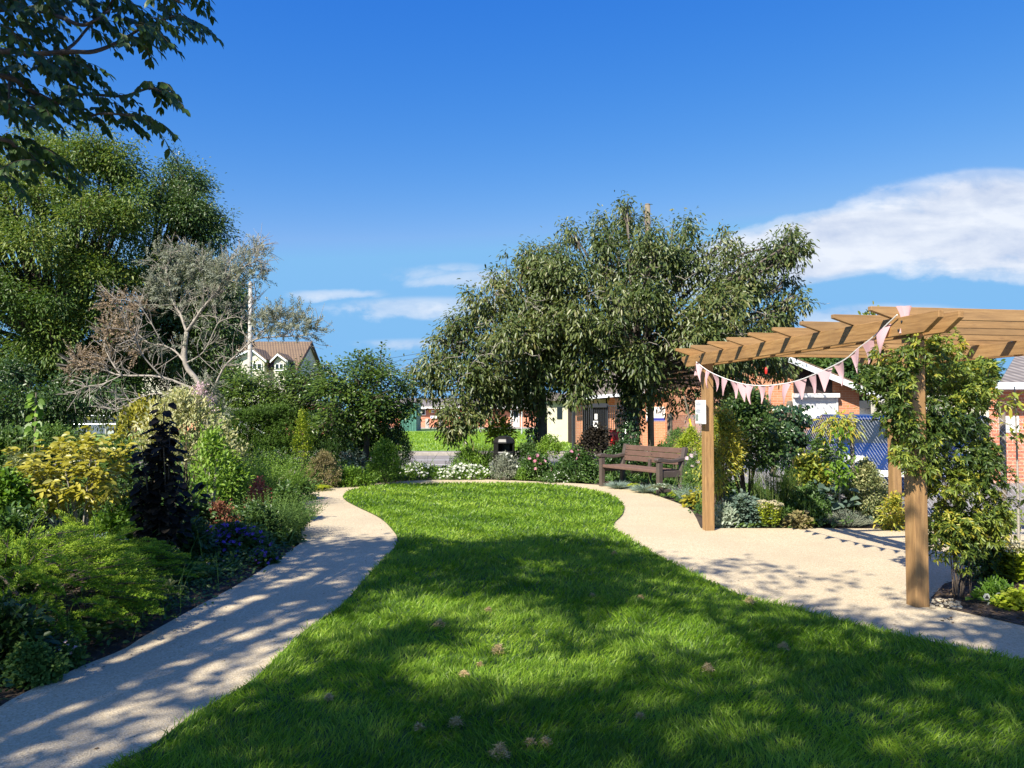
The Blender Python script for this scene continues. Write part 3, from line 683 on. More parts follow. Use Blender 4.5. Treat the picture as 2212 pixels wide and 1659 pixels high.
# ---------------------------------------------------------------- chain link fence
fpts = [(4.15, 20.5), (4.75, 15.5), (5.3, 12.2), (6.02, 9.6), (6.9, 8.3), (8.2, 6.6)]
fl = thing('chain_link_fence', 'grey diamond mesh fence between the right hand beds and the car park', 'fence', (4.15, 20.5, 0))
seg = [0]; 
for a, b in zip(fpts, fpts[1:]): seg.append(seg[-1] + math.dist(a, b))
def fp(s):
    for i in range(len(seg) - 1):
        if s <= seg[i + 1] + 1e-6:
            k = (s - seg[i]) / (seg[i + 1] - seg[i]); a, b = fpts[i], fpts[i + 1]; return (a[0] + (b[0] - a[0]) * k, a[1] + (b[1] - a[1]) * k)
    return fpts[-1]
g = Geo(); cw, ch_ = .034, .037; n = int(seg[-1] / cw) - 1; zt = 1.44
rows = int(zt / ch_)
for i in range(n):
    P = []
    for r in range(rows + 1):
        s = (i + 1 + (.5 if (r + i) % 2 == 0 else -.5)) * cw
        x, y = fp(max(0, s)); P.append((x, y, .02 + r * ch_))
    g.tube(P, .0026, 3, False)
g.build('mesh', M['galv'], fl)
g = Geo()
for z in (.05, .72, 1.40): g.tube([(x, y + .006, z) for x, y in fpts], .0024, 3)
g.build('line_wire', M['galv'], fl)
for s in (0.05, 5.0, 8.4, 11.1, 12.7):
    x, y = fp(s); Geo().tube([(x + .07, y, -.1), (x + .07, y, 1.5)], .035, 8).build('post', M['pole'], fl, True)
# ---------------------------------------------------------------- poles, stakes
p0 = at(1407, 960, 19.5); pt = at(1407, 443, 19.5); p0[2] = 0; pt[0] = p0[0] - .06
po = thing('timber_pole', 'tall weathered timber pole rising through the taller cherry tree', 'pole', p0)
Geo().tube([p0 - [0, 0, .2], (p0 + pt) / 2, pt], [.085, .08, .072], 12).build('shaft', M['pole'], po, True)
Geo().tube([pt, pt + [0, 0, .03]], [.075, .06], 12).build('cap', M['pole'], po, True)
p0 = at(1447, 960, 18.6); p0[2] = 0
tag(Geo().tube([p0, p0 + [0, 0, 1.46]], .06, 9).build('fence_stub', M['pole']), 'thick dark timber stub post behind the bench, right of the pole', 'post')
a = at(1478, 855, 18.0); b = at(1500, 950, 18.0)
st = thing('leaning_prop', 'thin dark prop with a yellow band leaning behind the bench', 'prop', b)
Geo().bar(a, b, .02, 8).build('shaft', M['pole'], st); k0 = a + (b - a) * .52; k1 = a + (b - a) * .70
Geo().bar(k0, k1, .024, 8).build('band', M['yellow'], st)
p0 = at(540, 900, 22); p0[2] = 0; pt = at(541, 612, 22)
lp = thing('street_pole', 'slim pale street pole standing behind the grey leaved tree', 'pole', p0)
Geo().tube([p0, (p0 + pt) / 2, pt], [.09, .07, .05], 10).build('shaft', M['lamppost'], lp, True)
Geo().tube([pt, pt + [0, 0, .05]], [.055, .03], 8).build('cap', M['lamppost'], lp, True)
p0 = at(229, 905, 42); p0[2] = 0
tag(Geo().tube([p0, p0 + [0, 0, 2.2]], .045, 8).build('sign_pole', M['lamppost']), 'thin white pole beside the distant car under the big trees', 'pole')
wi = thing('overhead_wires', 'two thin overhead wires crossing the sky left of the cherry trees', 'wires', at(770, 790, 70))
for a, m_, b in (((600, 792), (850, 781), (1150, 730)), ((740, 786), (890, 766), (1150, 712))):
    Geo().tube(smooth_curve([at(*a, 70), at(*m_, 70), at(*b, 70)], 6), .016, 4).build('wire', M['railing'], wi)
# red bird feeder in the cherry
c = at(1655, 800, 17.2)
rf = thing('bird_feeder', 'small red feeder hanging in the cherry behind the bunting', 'bird feeder', c)
Geo().tube([c + [0, 0, z] for z in (-.09, -.07, 0, .05, .075)], [.016, .028, .032, .024, .006], 10).build('body', M['red'], rf, True)
Geo().tube([c + [0, 0, .07], c + [0, 0, .45]], .003, 4).build('cord', M['railing'], rf)
# ---------------------------------------------------------------- buildings
def wallbox(x0, x1, y0, y1, z0, z1): return ((x0 + x1) / 2, (y0 + y1) / 2, (z0 + z1) / 2), (x1 - x0, y1 - y0, z1 - z0)
def X(px, Y): return (px - CX) / F_PX * Y
def Z(py, Y): return at(CX, py, Y)[2]
def B(nm, par, m, *bs, bev=0):
    g = Geo()
    for b in bs: g.box(*wallbox(*b))
    return g.build(nm, m, par, bevel=bev)
def shutter(par, x0, x1, ytop, ybot, Y, box=.22):
    wn = B('roller_shutter', par, M['shutter'], (X(x0, Y) + .06, X(x1, Y) - .06, Y - .06, Y - .02, Z(ybot, Y), Z(ytop, Y)))
    B('shutter_box', wn, M['white'], (X(x0, Y), X(x1, Y), Y - .24, Y - .001, Z(ytop, Y) - .005, Z(ytop, Y) + box), bev=.012) if 0 else None
    for nm, m, b in (('shutter_box', M['white'], (X(x0, Y), X(x1, Y), Y - .24, Y - .001, Z(ytop, Y), Z(ytop, Y) + box)),
                     ('guide', M['white'], (X(x0, Y), X(x0, Y) + .06, Y - .09, Y - .001, Z(ybot, Y), Z(ytop, Y))),
                     ('guide', M['white'], (X(x1, Y) - .06, X(x1, Y), Y - .09, Y - .001, Z(ybot, Y), Z(ytop, Y))),
                     ('sill', M['board_recess'], (X(x0, Y) - .04, X(x1, Y) + .04, Y - .14, Y - .001, Z(ybot, Y) - .1, Z(ybot, Y) - .003))):
        g = Geo(); g.box(*wallbox(*b)); o = g.build(nm, m, None, bevel=.008)
        o.parent = wn; o.matrix_parent_inverse.identity()
        for v in o.data.vertices: v.co = v.co - Vector(par.location)
    return wn
# A near gabled building
YA = 24.0
bA = thing('brick_clubhouse', 'red brick gabled building with a white roller shutter behind the bunting', 'building', (X(1640, YA), YA, 0))
xl, xr = X(1560, YA), X(1856, YA); xa = 7.2; za = 3.70; sl = .41
zr = za - (xr - xa) * sl; zl = za - (xa - xl) * sl
g = Geo(); g.prism([(xl, -.1), (xr, -.1), (xr, zr - .02), (xa, za - .02), (xl, zl - .02)], YA, YA + 11, 'y'); g.build('wall', M['brick'], bA)
rt = .09; ov = .5
g = Geo()
for s in (1, -1):
    xe = (xr if s == 1 else xl) + s * ov; ze = za - abs(xe - xa) * sl
    g.prism([(xa, za), (xe, ze), (xe, ze + rt), (xa, za + rt)], YA - .45, YA + 11.3, 'y')
rfA = g.build('roof', M['tile'], bA)
g = Geo()
for s in (1, -1):
    xe = (xr if s == 1 else xl) + s * (ov + .02); ze = za - abs(xe - xa) * sl
    g.prism([(xa, za - .16), (xe, ze - .16), (xe, ze + .03), (xa, za + .03)], YA - .49, YA - .453, 'y')
g.build('bargeboard', M['fascia'], bA)
x0, x1 = X(1714, YA), X(1798, YA); zb = Z(849, YA)
def zsl(x): return za - (x - xa) * sl - .06
g = Geo(); g.prism([(x0, zb), (x1, zb), (x1, zsl(x1)), (x0, zsl(x0))], YA - .012, YA - .002, 'y'); g.build('dark_recess_panel', M['board_recess'], bA)  # flat dark panel paints in the dark recess under the bargeboard
shutter(bA, 1711, 1808, 859, 904, YA, .13)
B('drain_pipe', bA, M['white'], (X(1563, YA), X(1563, YA) + .07, YA - .1, YA - .02, 0, 2.2))
# B further brick building with entrance recess
YB = 33.0
bB = thing('brick_annexe', 'red brick building with sign and shutter seen behind the bench', 'building', (X(1480, YB), YB, 0))
B('wall', bB, M['brick'], (X(1388, YB), X(1640, YB), YB, YB + 8, -.1, Z(840, YB)))
B('recess_wall', bB, M['board_recess'], (X(1236, YB), X(1387.9, YB), YB + 2.2, YB + 2.6, -.1, Z(850, YB) ))  # near black colour puts the entrance shade into the back wall
B('brick_pier', bB, M['brick'], (X(1246, YB), X(1260, YB), YB + .3, YB + .7, -.1, Z(862, YB)))
B('brick_pier', bB, M['brick'], (X(1316, YB), X(1330, YB), YB + .3, YB + .7, -.1, Z(858, YB)))
B('infill_panel', bB, M['whitewall'], (X(1262, YB), X(1314, YB), YB + .9, YB + 1.0, Z(880, YB), Z(862, YB)))
B('infill_panel', bB, M['whitewall'], (X(1334, YB), X(1386, YB), YB + .9, YB + 1.0, -.1, Z(860, YB)))
g = Geo(); g.prism([(X(1222, YB), Z(866, YB)), (X(1388, YB), Z(853, YB)), (X(1388, YB), Z(846, YB)), (X(1222, YB), Z(859, YB))], YB - .5, YB - .44, 'y'); g.build('fascia', M['fascia'], bB)
g = Geo(); g.prism([(X(1222, YB), Z(859, YB)), (X(1388, YB), Z(846, YB)), (X(1640, YB), Z(838, YB)), (X(1640, YB), Z(800, YB)), (X(1300, YB), Z(800, YB))], YB - .43, YB + 8, 'y'); g.build('roof', M['greytile'], bB)
shutter(bB, 1447, 1516, 866, 902, YB, .16)
sg = B('information_sign', bB, M['white'], (X(1396, YB), X(1438, YB), YB - .03, YB - .002, Z(910, YB), Z(879, YB)))
def sub(par, root, nm, m, *bs):
    g = Geo()
    for b in bs: g.box(*wallbox(*b))
    o = g.build(nm, m); o.parent = par
    for v in o.data.vertices: v.co = v.co - Vector(root.location)
    return o
sub(sg, bB, 'blue_band', M['navy'], (X(1397.2, YB), X(1436.8, YB), YB - .034, YB - .031, Z(909, YB), Z(903, YB)))
sub(sg, bB, 'print_lines', M['ink'], *[(X(1416 + (i % 2), YB), X(1434 - (i % 3), YB), YB - .034, YB - .031, Z(882.6 + i * 2.1, YB), Z(881.8 + i * 2.1, YB)) for i in range(10)])
# cream block left of the entrance
YC = 36.0
cw_ = thing('cream_block', 'bright cream rendered block between the two cherry trunks', 'building', (X(1210, YC), YC, 0))
B('wall', cw_, M['whitewall'], (X(1182, YC), X(1236, YC), YC, YC + 6, -.1, Z(866, YC)))
B('window', cw_, M['glass'], (X(1203, YC), X(1214, YC), YC - .03, YC - .002, Z(905, YC), Z(880, YC)))
g = Geo(); g.prism([(X(1178, YC), Z(866, YC)), (X(1240, YC), Z(866, YC)), (X(1240, YC), Z(856, YC)), (X(1190, YC), Z(846, YC))], YC - .3, YC + 6, 'y'); g.build('roof', M['greytile'], cw_)
# railings and gate in front of the recess
YR = 29.5
rl = thing('steel_railings', 'dark vertical bar railings and gate before the shaded entrance', 'railings', (X(1300, YR), YR, 0))
g = Geo(); z1 = Z(877, YR)
for i in range(28):
    x = X(1238, YR) + i * (X(1350, YR) - X(1238, YR)) / 27; g.box(*wallbox(x - .012, x + .012, YR - .012, YR + .012, 0, z1 - .02))
g.build('bars', M['railing'], rl)
B('top_rail', rl, M['railing'], (X(1237, YR), X(1351, YR), YR - .03, YR + .03, z1 - .02, z1 + .03))
B('bottom_rail', rl, M['railing'], (X(1237, YR), X(1351, YR), YR - .02, YR + .02, .12, .17))
for px in (1238, 1278, 1312, 1350): B('post', rl, M['railing'], (X(px, YR) - .05, X(px, YR) + .05, YR + .031, YR + .13, 0, z1 + .08))
B('gate_frame', rl, M['railing'], (X(1280, YR), X(1310, YR), YR - .09, YR - .05, Z(880, YR), Z(877, YR) + .1))
for a, b, c_, d in ((1284, 1290, 894, 906), (1281, 1291, 909, 927)):
    k = B('paper_notice', rl, M['white'], (X(a, YR), X(b, YR), YR - .05, YR - .035, Z(d, YR), Z(c_, YR)))
    sub(k, rl, 'print_lines', M['ink'], *[(X(a + 1.5, YR), X(b - 1.5, YR), YR - .053, YR - .0505, Z(c_ + 2.5 + i * 2, YR) - .012, Z(c_ + 2.5 + i * 2, YR)) for i in range(3)])
c = at(1327, 936, 25)
tb_ = thing('plastic_tub', 'red plastic tub behind the ivy clad trunk', 'tub', (c[0], c[1], 0))
Geo().tube([c * [1, 1, 0] + [0, 0, z] for z in (.3, .5, .9)], [.12, .14, .17], 14).build('body', M['red'], tb_, True)
Geo().tube([c * [1, 1, 0] + [0, 0, z] for z in (.902, .925)], [.18, .18], 14).build('rim', M['red'], tb_)
# far brick building beyond the verge
YD = 75.0
bD = thing('far_brick_block', 'distant low brick block with white windows and posters beyond the verge', 'building', (X(980, YD), YD, 0))
B('wall', bD, M['brickdark'], (X(780, YD), X(1260, YD), YD, YD + 9, 0, Z(881, YD)))
g = Geo(); g.prism([(YD - .6, Z(881, YD)), (YD - .6, Z(881, YD) + .18), (YD + 4.5, Z(858, YD)), (YD + 9.6, Z(881, YD)+.18), (YD + 9.6, Z(881, YD))], X(775, YD), X(1265, YD), 'x'); g.build('roof', M['greytile'], bD)
B('gutter', bD, M['white'], (X(775, YD), X(1265, YD), YD - .75, YD - .61, Z(881, YD) - .08, Z(881, YD) + .1))
def window(par, x0, x1, yt, yb, Y, mull=1, root=None):
    f = B('window', par, M['white'], (X(x0, Y), X(x1, Y), Y - .08, Y - .002, Z(yb, Y), Z(yt, Y)))
    n = mull; w_ = (X(x1, Y) - X(x0, Y)); fr = .08
    for i in range(n):
        a = X(x0, Y) + fr + i * (w_ - fr) / n; b = X(x0, Y) + (i + 1) * (w_ - fr) / n
        sub(f, par, 'pane', M['glass'], (a, b, Y - .086, Y - .081, Z(yb, Y) + fr, Z(yt, Y) - fr))
    return f
window(bD, 910, 920, 883.5, 897, YD, 1); window(bD, 949, 970, 883.5, 897, YD, 2); window(bD, 1041, 1056, 884, 897, YD, 2)
dd = B('door', bD, M['white'], (X(1107, YD), X(1122, YD), YD - .1, YD - .002, .05, Z(884, YD)))
sub(dd, bD, 'pane', M['glass'], (X(1109.5, YD), X(1119.5, YD), YD - .106, YD - .101, Z(902, YD), Z(886, YD)))
for px, pxe, a, b, m in ((927, 932, 886, 891.5, 'yellow'), (932.3, 938.5, 886, 892, 'white'), (930, 944, 898, 904, 'white'), (951, 960, 893.8, 902, 'white')):
    k = B('poster', bD, M[m], (X(px, YD), X(pxe, YD), YD - .14, YD - .12, Z(b, YD), Z(a, YD)))
    if m == 'white': sub(k, bD, 'print_lines', M['navy' if px == 930 else 'ink'], (X(px + 1, YD), X(px + 3.6, YD), YD - .145, YD - .1405, Z(b - 1.5, YD), Z(a + 1.5, YD)))
for px in (923, 952, 1010):
    p = at(px, 922, 70); tag(Geo().box((p[0], 70, .45), (.32, .32, .9)).build('concrete_bollard', M['lamppost'], bevel=.03), {923: 'left white bollard before the far brick block', 952: 'second white bollard, under the double window of the far brick block', 1010: 'right white bollard before the far brick block, behind hanging leaves'}[px], 'bollard', 'white bollards at the far brick block')
YG = 58.0
gs = thing('steel_container', 'faded green corrugated container at the far edge of the verge', 'container', (X(888, YG), YG, 0))
g = Geo(); prof = []
for i in range(21):
    f = i / 20; xx = X(864, YG) + f * (X(899, YG) - X(864, YG)); prof.append((xx, YG + (.06 if i % 2 else 0)))
for i in range(9):
    f = i / 8; prof.append((X(899, YG) + f * (X(909.5, YG + 4) - X(899, YG)) + (.05 if i % 2 else 0), YG + f * 4))
prof.append((X(864, YG), YG + 4)); g.prism(prof, .05, Z(874, YG), 'z'); g.build('side', M['green_steel'], gs)
g = Geo(); g.prism([(X(863, YG), YG - .08), (X(899.5, YG), YG - .08), (X(910, YG + 4), YG + 4.1), (X(863, YG), YG + 4.1)], Z(874, YG) + .003, Z(874, YG) + .1, 'z'); g.build('roof', M['green_steel'], gs)
for px, Y in ((1038, 52), (1104, 50), (1127, 49), (1060, 51)):
    p = at(px, 900, Y); tag(Geo().tube([(p[0], Y, .0), (p[0], Y, Z(886, Y))], .05, 8).build('fence_post', M['galv']), {1038: 'grey thin steel post, leftmost of four on the far verge', 1104: 'thin steel post left of the far white door', 1127: 'thin steel post right of the far white door', 1060: 'thin steel post second from left on the far verge'}[px], 'post', 'steel posts on the far verge')
# white house
hs = thing('rendered_house', 'cream rendered house with mossy brown tiled roof and front gables', 'house', (-24, 60, 0))
xR, xL = -17.0, -36.0; y0, y1 = 60.0, 68.5; ze, zr_ = 4.86, 7.26
g = Geo(); g.prism([(y0 + .25, 0), (y1, 0), (y1, ze), ((y0 + y1) / 2, zr_ - .12), (y0 + .25, ze)], xL, xR, 'x'); g.build('wall', M['houserender'], hs)
g = Geo(); ym = (y0 + y1) / 2
for ya, yb in ((y0 - .1, ym), (y1 + .1, ym)): g.prism([(ya, ze - .1), (yb, zr_), (yb, zr_ + .14), (ya, ze + .06)], xL, xR + .25, 'x')
g.build('roof', M['tile'], hs)
g = Geo()
for ya, yb in ((y0 - .1, ym), (y1 + .1, ym)): g.prism([(ya, ze - .2), (yb, zr_ - .1), (yb, zr_ + .1), (ya, ze + .02)], xR + .253, xR + .30, 'x')
g.build('bargeboard', M['board_recess'], hs)
for (xa_, ya_, xl_, xr_, yf) in ((544, 754, 489, 577, 780), (601, 765, 585, 623, 781)):
    Y = y0 - .6; ax, az = X(xa_, Y), Z(ya_, Y); lx, lz = X(xl_, Y), Z(yf, Y); rx = X(xr_, Y)
    gb = Geo().prism([(lx + .25, 0), (rx - .25, 0), (rx - .25, lz), (ax, az - .12), (lx + .25, lz)], Y, y0 + 3.5, 'y').build('front_gable', M['houserender'], hs)
    g = Geo()
    for ex in (lx, rx): g.prism([(ax, az - .03), (ex, lz - .03), (ex, lz + .14), (ax, az + .14)], Y - .3, y0 + 3.4, 'y')
    o = g.build('gable_roof', M['tile']); o.parent = gb
    for v in o.data.vertices: v.co = v.co - Vector(hs.location)
    g = Geo()
    for ex in (lx, rx): g.prism([(ax, az - .13), (ex, lz - .13), (ex, lz + .03), (ax, az + .03)], Y - .34, Y - .303, 'y')
    o = g.build('bargeboard', M['fascia']); o.parent = gb
    for v in o.data.vertices: v.co = v.co - Vector(hs.location)
window(hs, 544, 566, 784, 799, y0 - .61, 2); window(hs, 593, 613, 784.5, 801, y0 - .61, 2); window(hs, 470, 484, 790, 803, y0 + .24, 2)
# garages at the left
YE = 48.0
ga = thing('garage_row', 'row of pale grey garage doors between orange brick piers', 'garages', (X(560, YE), YE, 0))
B('wall', ga, M['brickdark'], (X(380, YE), X(700, YE), YE, YE + 5, 0, Z(874, YE)))
B('roof', ga, M['greytile'], (X(378, YE), X(702, YE), YE - .2, YE + 5.2, Z(874, YE) + .003, Z(874, YE) + .2))
for a, b in ((482, 505), (514, 540), (549, 574), (584, 610), (450, 474)): B('garage_door', ga, M['fascia'], (X(a, YE), X(b, YE), YE - .06, YE - .003, .03, Z(884, YE)))
# right bungalow
YF = 16.6
bf = thing('brick_bungalow', 'red brick bungalow with grey tiled roof at the right edge', 'building', (11, YF, 0))
xf = X(2136, YF); zs = Z(843, YF)
Geo().prism([(xf, YF), (24, YF), (29.5, YF + 9), (xf + 5.9, YF + 9)], -.1, zs, 'z').build('wall', M['brickdark'], bf)
Geo().prism([(xf - .1, YF - .42), (24.4, YF - .42), (30, YF + 9.4), (xf + 5.9, YF + 9.4)], zs + .003, zs + .05, 'z').build('soffit', M['fascia'], bf)
B('gutter', bf, M['fascia'], (xf - .12, 24.5, YF - .52, YF - .423, zs + .01, zs + .15))
zt_ = zs + .06
V = [(xf - .1, YF - .45, zt_), (24.4, YF - .45, zt_), (30, YF + 9.4, zt_), (xf + 5.9, YF + 9.4, zt_), (xf + 4.0, YF + 4.5, zt_ + 1.75), (23, YF + 4.5, zt_ + 1.75)]
Geo().add(V, [(0, 1, 5, 4), (1, 2, 5), (2, 3, 4, 5), (3, 0, 4), (3, 2, 1, 0)]).build('roof', M['greytile'], bf)
nf = B('direction_notice', bf, M['white'], (X(2156, YF), X(2199, YF), YF - .02, YF - .002, Z(934, YF), Z(899, YF)))
g = Geo(); yz = YF - .026; zc = Z(928, YF)
g.box(((X(2171, YF) + X(2181, YF)) / 2, yz, zc), (X(2181, YF) - X(2171, YF), .004, .012))
g.add([(X(2184, YF), yz - .002, zc), (X(2180, YF), yz - .002, zc + .022), (X(2180, YF), yz - .002, zc - .022), (X(2184, YF), yz + .002, zc), (X(2180, YF), yz + .002, zc + .022), (X(2180, YF), yz + .002, zc - .022)], [(0, 1, 2), (5, 4, 3), (0, 3, 4, 1), (1, 4, 5, 2), (2, 5, 3, 0)])
o = g.build('arrow', M['ink']); o.parent = nf
for v in o.data.vertices: v.co = v.co - Vector(bf.location)
# small round emblem ring
g = Geo(); cx_, cz_ = X(2162, YF), Z(906, YF)
g.tube([(cx_ + .032 * math.cos(a), yz, cz_ + .036 * math.sin(a)) for a in np.linspace(0, 2 * math.pi, 17)], .004, 4, False)
o = g.build('emblem', M['ink']); o.parent = nf
for v in o.data.vertices: v.co = v.co - Vector(bf.location)
# white garages between
YH = 40.0
gw = thing('white_garages', 'white boarded garages with dark fascia beyond the parked cars', 'garages', (X(1950, YH), YH, 0))
B('wall', gw, M['fascia'], (X(1845, YH), X(2160, YH), YH, YH + 6, -.1, Z(882, YH)))
B('fascia', gw, M['railing'], (X(1840, YH), X(2170, YH), YH - .5, YH + 6.2, Z(882, YH) + .003, Z(866, YH)))
for px in range(1870, 2130, 34): B('garage_door', gw, M['shutter'], (X(px, YH), X(px + 29, YH), YH - .05, YH - .003, 0, Z(884, YH)))
B('cream_gable', gw, M['whitewall'], (X(2060, YH - 8), X(2150, YH - 8), YH - 8, YH - .6, 0, Z(852, YH - 8)))
# ---------------------------------------------------------------- cars
def car(name, label, x, y, rz, paint, L=4.1, W=1.72, H=1.42, plate=None):
    r = thing(name, label, 'car', (x, y, 0), rz, None); s = L / 4.1
    low = [(-2.02, .28), (-2.05, .5), (-1.98, .80), (-1.0, .90), (1.55, .93), (1.98, .88), (2.05, .6), (2.03, .3), (1.6, .24), (-1.6, .24)]
    def mk(nm, prof, w0, m, taper=0, par=r, bev=.05):
        k = len(prof); V = []
        zs_ = [p[1] for p in prof]; zlo, zhi = min(zs_), max(zs_)
        for sgn in (-1, 1):
            for px_, pz in prof:
                V.append((px_ * s, sgn * (w0 / 2 - taper * (pz - zlo) / (zhi - zlo)), pz * H / 1.42))
        F = [tuple(range(k)), tuple(range(2 * k - 1, k - 1, -1))] + [(i, i + k, (i + 1) % k + k, (i + 1) % k) for i in range(k)]
        return Geo().add(V, F).build(nm, m, par, bevel=bev, world=False)
    mk('body', low, W, paint, .06, bev=.07)
    mk('windows', [(-1.05, .88), (-.35, 1.34), (1.3, 1.36), (1.85, .92)], W - .16, M['glass'], .17, bev=.03)
    mk('roof', [(-.42, 1.33), (-.25, 1.41), (1.25, 1.43), (1.42, 1.33)], W - .44, paint, .05, bev=.03)
    for a, b in (((-1.08, .9), (-.38, 1.37)), ((1.88, .93), (1.36, 1.37)), ((.35, .92), (.38, 1.38))):
        for sg_ in (-1, 1):
            Geo().beam((a[0] * s, sg_ * (W / 2 - .085), a[1] * H / 1.42), (b[0] * s, sg_ * (W / 2 - .24), b[1] * H / 1.42), .05, .06).build('pillar', paint, r, world=False)
    for wx in (-1.28 * s, 1.25 * s):
        for sg_ in (-1, 1):
            wy = sg_ * (W / 2 - .09)
            ty = Geo().tube([(wx, wy - .1, .31), (wx, wy + .1, .31)], .31, 20).build('wheel', M['tyre'], r, world=False, bevel=.02)
            Geo().tube([(wx, wy + sg_ * .101, .31), (wx, wy + sg_ * .115, .31)], .19, 12).build('hub', M['galv'], ty, world=False)
    for sg_ in (-1, 1):
        Geo().box((-1.99 * s, sg_ * (W / 2 - .25), .66), (.12, .34, .13)).build('headlight', M['white'], r, world=False, bevel=.03)
        Geo().box((2.0 * s, sg_ * (W / 2 - .2), .74), (.1, .2, .2)).build('tail_light', M['red'], r, world=False, bevel=.02)
        Geo().box((-.72 * s, sg_ * (W / 2 + .06), .95), (.12, .2, .13)).build('mirror', paint, r, world=False, bevel=.03)
    Geo().box((-2.05 * s, 0, .42), (.03, .52, .11)).build('number_plate', M['white'], r, world=False)
    Geo().box((2.06 * s, 0, .5), (.03, .52, .11)).build('number_plate', M['yellow'], r, world=False)
    return r
car('parked_car', 'dark blue car parked nose towards the fence behind the right bed', 7.15, 15.6, R(78), M['bluecar'], 4.2, 1.78, 1.44)
car('parked_car', 'smaller blue car half hidden behind the jasmine covered post', 10.7, 18.6, R(84), M['bluecar'], 3.9, 1.7, 1.42)
car('parked_car', 'silver grey car by the brick bungalow at the right edge', 11.6, 12.9, R(6), M['greycar'], 4.3, 1.75, 1.42)
car('parked_car', 'distant pale grey car far left under the big trees', X(206, 44), 44, R(5), M['greycar'], 4.1, 1.72, 1.35)
# ================================================================ vegetation
def dome_clusters(c, r, n, shell):
    f = rng.random(n) ** .8; a = rng.uniform(0, 6.28, n); ph = rng.uniform(0, 6.28, 4)
    prof = np.sqrt(np.clip(1 - np.clip((f - .35) / .65, 0, 1) ** 2.2, 0, 1)) * (.82 + .18 * np.clip(f / .3, 0, 1))
    lump = 1 + .10 * np.sin(a * 3 + ph[0] + f * 5) + .08 * np.sin(a * 7 + ph[1] - f * 9)
    k = shell + (1 - shell) * rng.random(n) ** .6
    zt = f * (1 + .10 * np.sin(a * 4 + ph[2]) * (1 - .3 * k))
    P = np.stack([c[0] + np.cos(a) * r[0] * prof * k * lump, c[1] + np.sin(a) * r[1] * prof * k * lump, c[2] - r[2] + 2 * r[2] * zt * (.75 + .25 * np.sqrt(np.clip(1 - (k * prof) ** 2, 0, 1)) if False else 1)], 1)
    top = f > .62; P[top, :2] = np.array(c)[:2] + (P[top, :2] - np.array(c)[:2]) * (rng.random(top.sum())[:, None] ** .4)
    P[:, 2] = np.maximum(P[:, 2], .02)
    O = np.stack([np.cos(a) * prof, np.sin(a) * prof, .15 + f * .9], 1); return P, nrm(O)
def shrub(name, label, cat, px, Y, ytop, wpx, mat, L, W, n, per, style='out', ybot=None, droop=.25, spread=None, shell=.45, tj=.32, tb=.5, stems=5, dr=.9, group=None, rnd=.9, stemm='bark', flowers=None, leafname='foliage', lj=.5):
    x = X(px, Y); h = Z(ytop, Y); z0 = 0 if ybot is None else max(0, Z(ybot, Y)); rx = wpx / F_PX * Y / 2
    root = thing(name, label, cat, (x, Y, 0), 0, group)
    c = np.array([x, Y, (h + z0) / 2]); r = np.array([rx, rx * dr, max(.05, (h - z0) / 2)])
    Cn, O = dome_clusters(c, r * .94, n, shell)
    lv = Leaves(); clusters(lv, Cn, O, per, spread or L * .8, L, W, style, droop, tj=tj, tb=tb, rnd=rnd, lj=lj)
    lv.build(leafname, G[mat], root)
    if stems:
        g = Geo()
        for i in range(stems):
            e = Cn[random.randrange(len(Cn))]; b = np.array([x + random.uniform(-.12, .12) * rx, Y + random.uniform(-.12, .12) * rx, -.02])
            g.tube(bez(b, (b + e) / 2 + [0, 0, .15 * h], e, 5), np.linspace(.006 + h * .006, .003, 5), 5, False)
        g.build('stems', M[stemm] if stemm in M else G[stemm], root, True)
    if flowers:
        fm, k, fs, nm = flowers[:4]; pet = flowers[4] if len(flowers) > 4 else 5
        flower_part(root, Cn, O, fm, k, fs, nm, pet)
    return root
def flower_part(root, Cn, O, fm, k, fs, nm, pet=5, lift=.03):
    w = np.argsort(-(Cn[:, 2] * .6 - Cn[:, 1] * .5 + rng.normal(size=len(Cn)) * .25 * Cn[:, 2].std() + rng.normal(size=len(Cn)) * .05))[:k]
    lv = Leaves()
    for i in w:
        c = Cn[i] + O[i] * lift + rng.normal(size=3) * fs * .4; nn = nrm(np.array([0, -.75, .65]) + rng.normal(size=3) * .35)
        a = nrm(np.cross(nn, [1., .2, .1])); b = np.cross(nn, a)
        an = np.arange(pet) / pet * 2 * math.pi + random.random()
        D = np.cos(an)[:, None] * a + np.sin(an)[:, None] * b + nn * .25
        lv.oval(np.repeat(c[None], pet, 0), D, np.repeat(nn[None], pet, 0), fs, fs * .75, rng.uniform(.2, 1, pet), 0, .1, (.4, .8))
    return lv.build(nm, G[fm], root)
def blades_plant(name, label, cat, px, Y, ytop, wpx, mat, n, W, group=None, spreadk=.55, bend=.35, base=.25, tb=.55):
    x = X(px, Y); h = Z(ytop, Y); rx = wpx / F_PX * Y / 2
    a = rng.uniform(0, 6.28, n); r = rng.random(n) ** .5
    P = np.stack([x + np.cos(a) * r * rx * base, Y + np.sin(a) * r * rx * base, np.zeros(n)], 1)
    out = np.stack([np.cos(a), np.sin(a), np.zeros(n)], 1)
    D = out * (r * rx / h * spreadk)[:, None] + [0, 0, 1.] + rng.normal(size=(n, 3)) * .08
    lv = Leaves(); lv.blade(P, D, h * rng.uniform(.7, 1.1, n), W, np.clip(rng.normal(tb, .2, n), 0, 1), bend * rng.uniform(.4, 1.4, n), out + [0, 0, -.6])
    o = lv.build(name, G[mat]); return tag(o, label, cat, group)
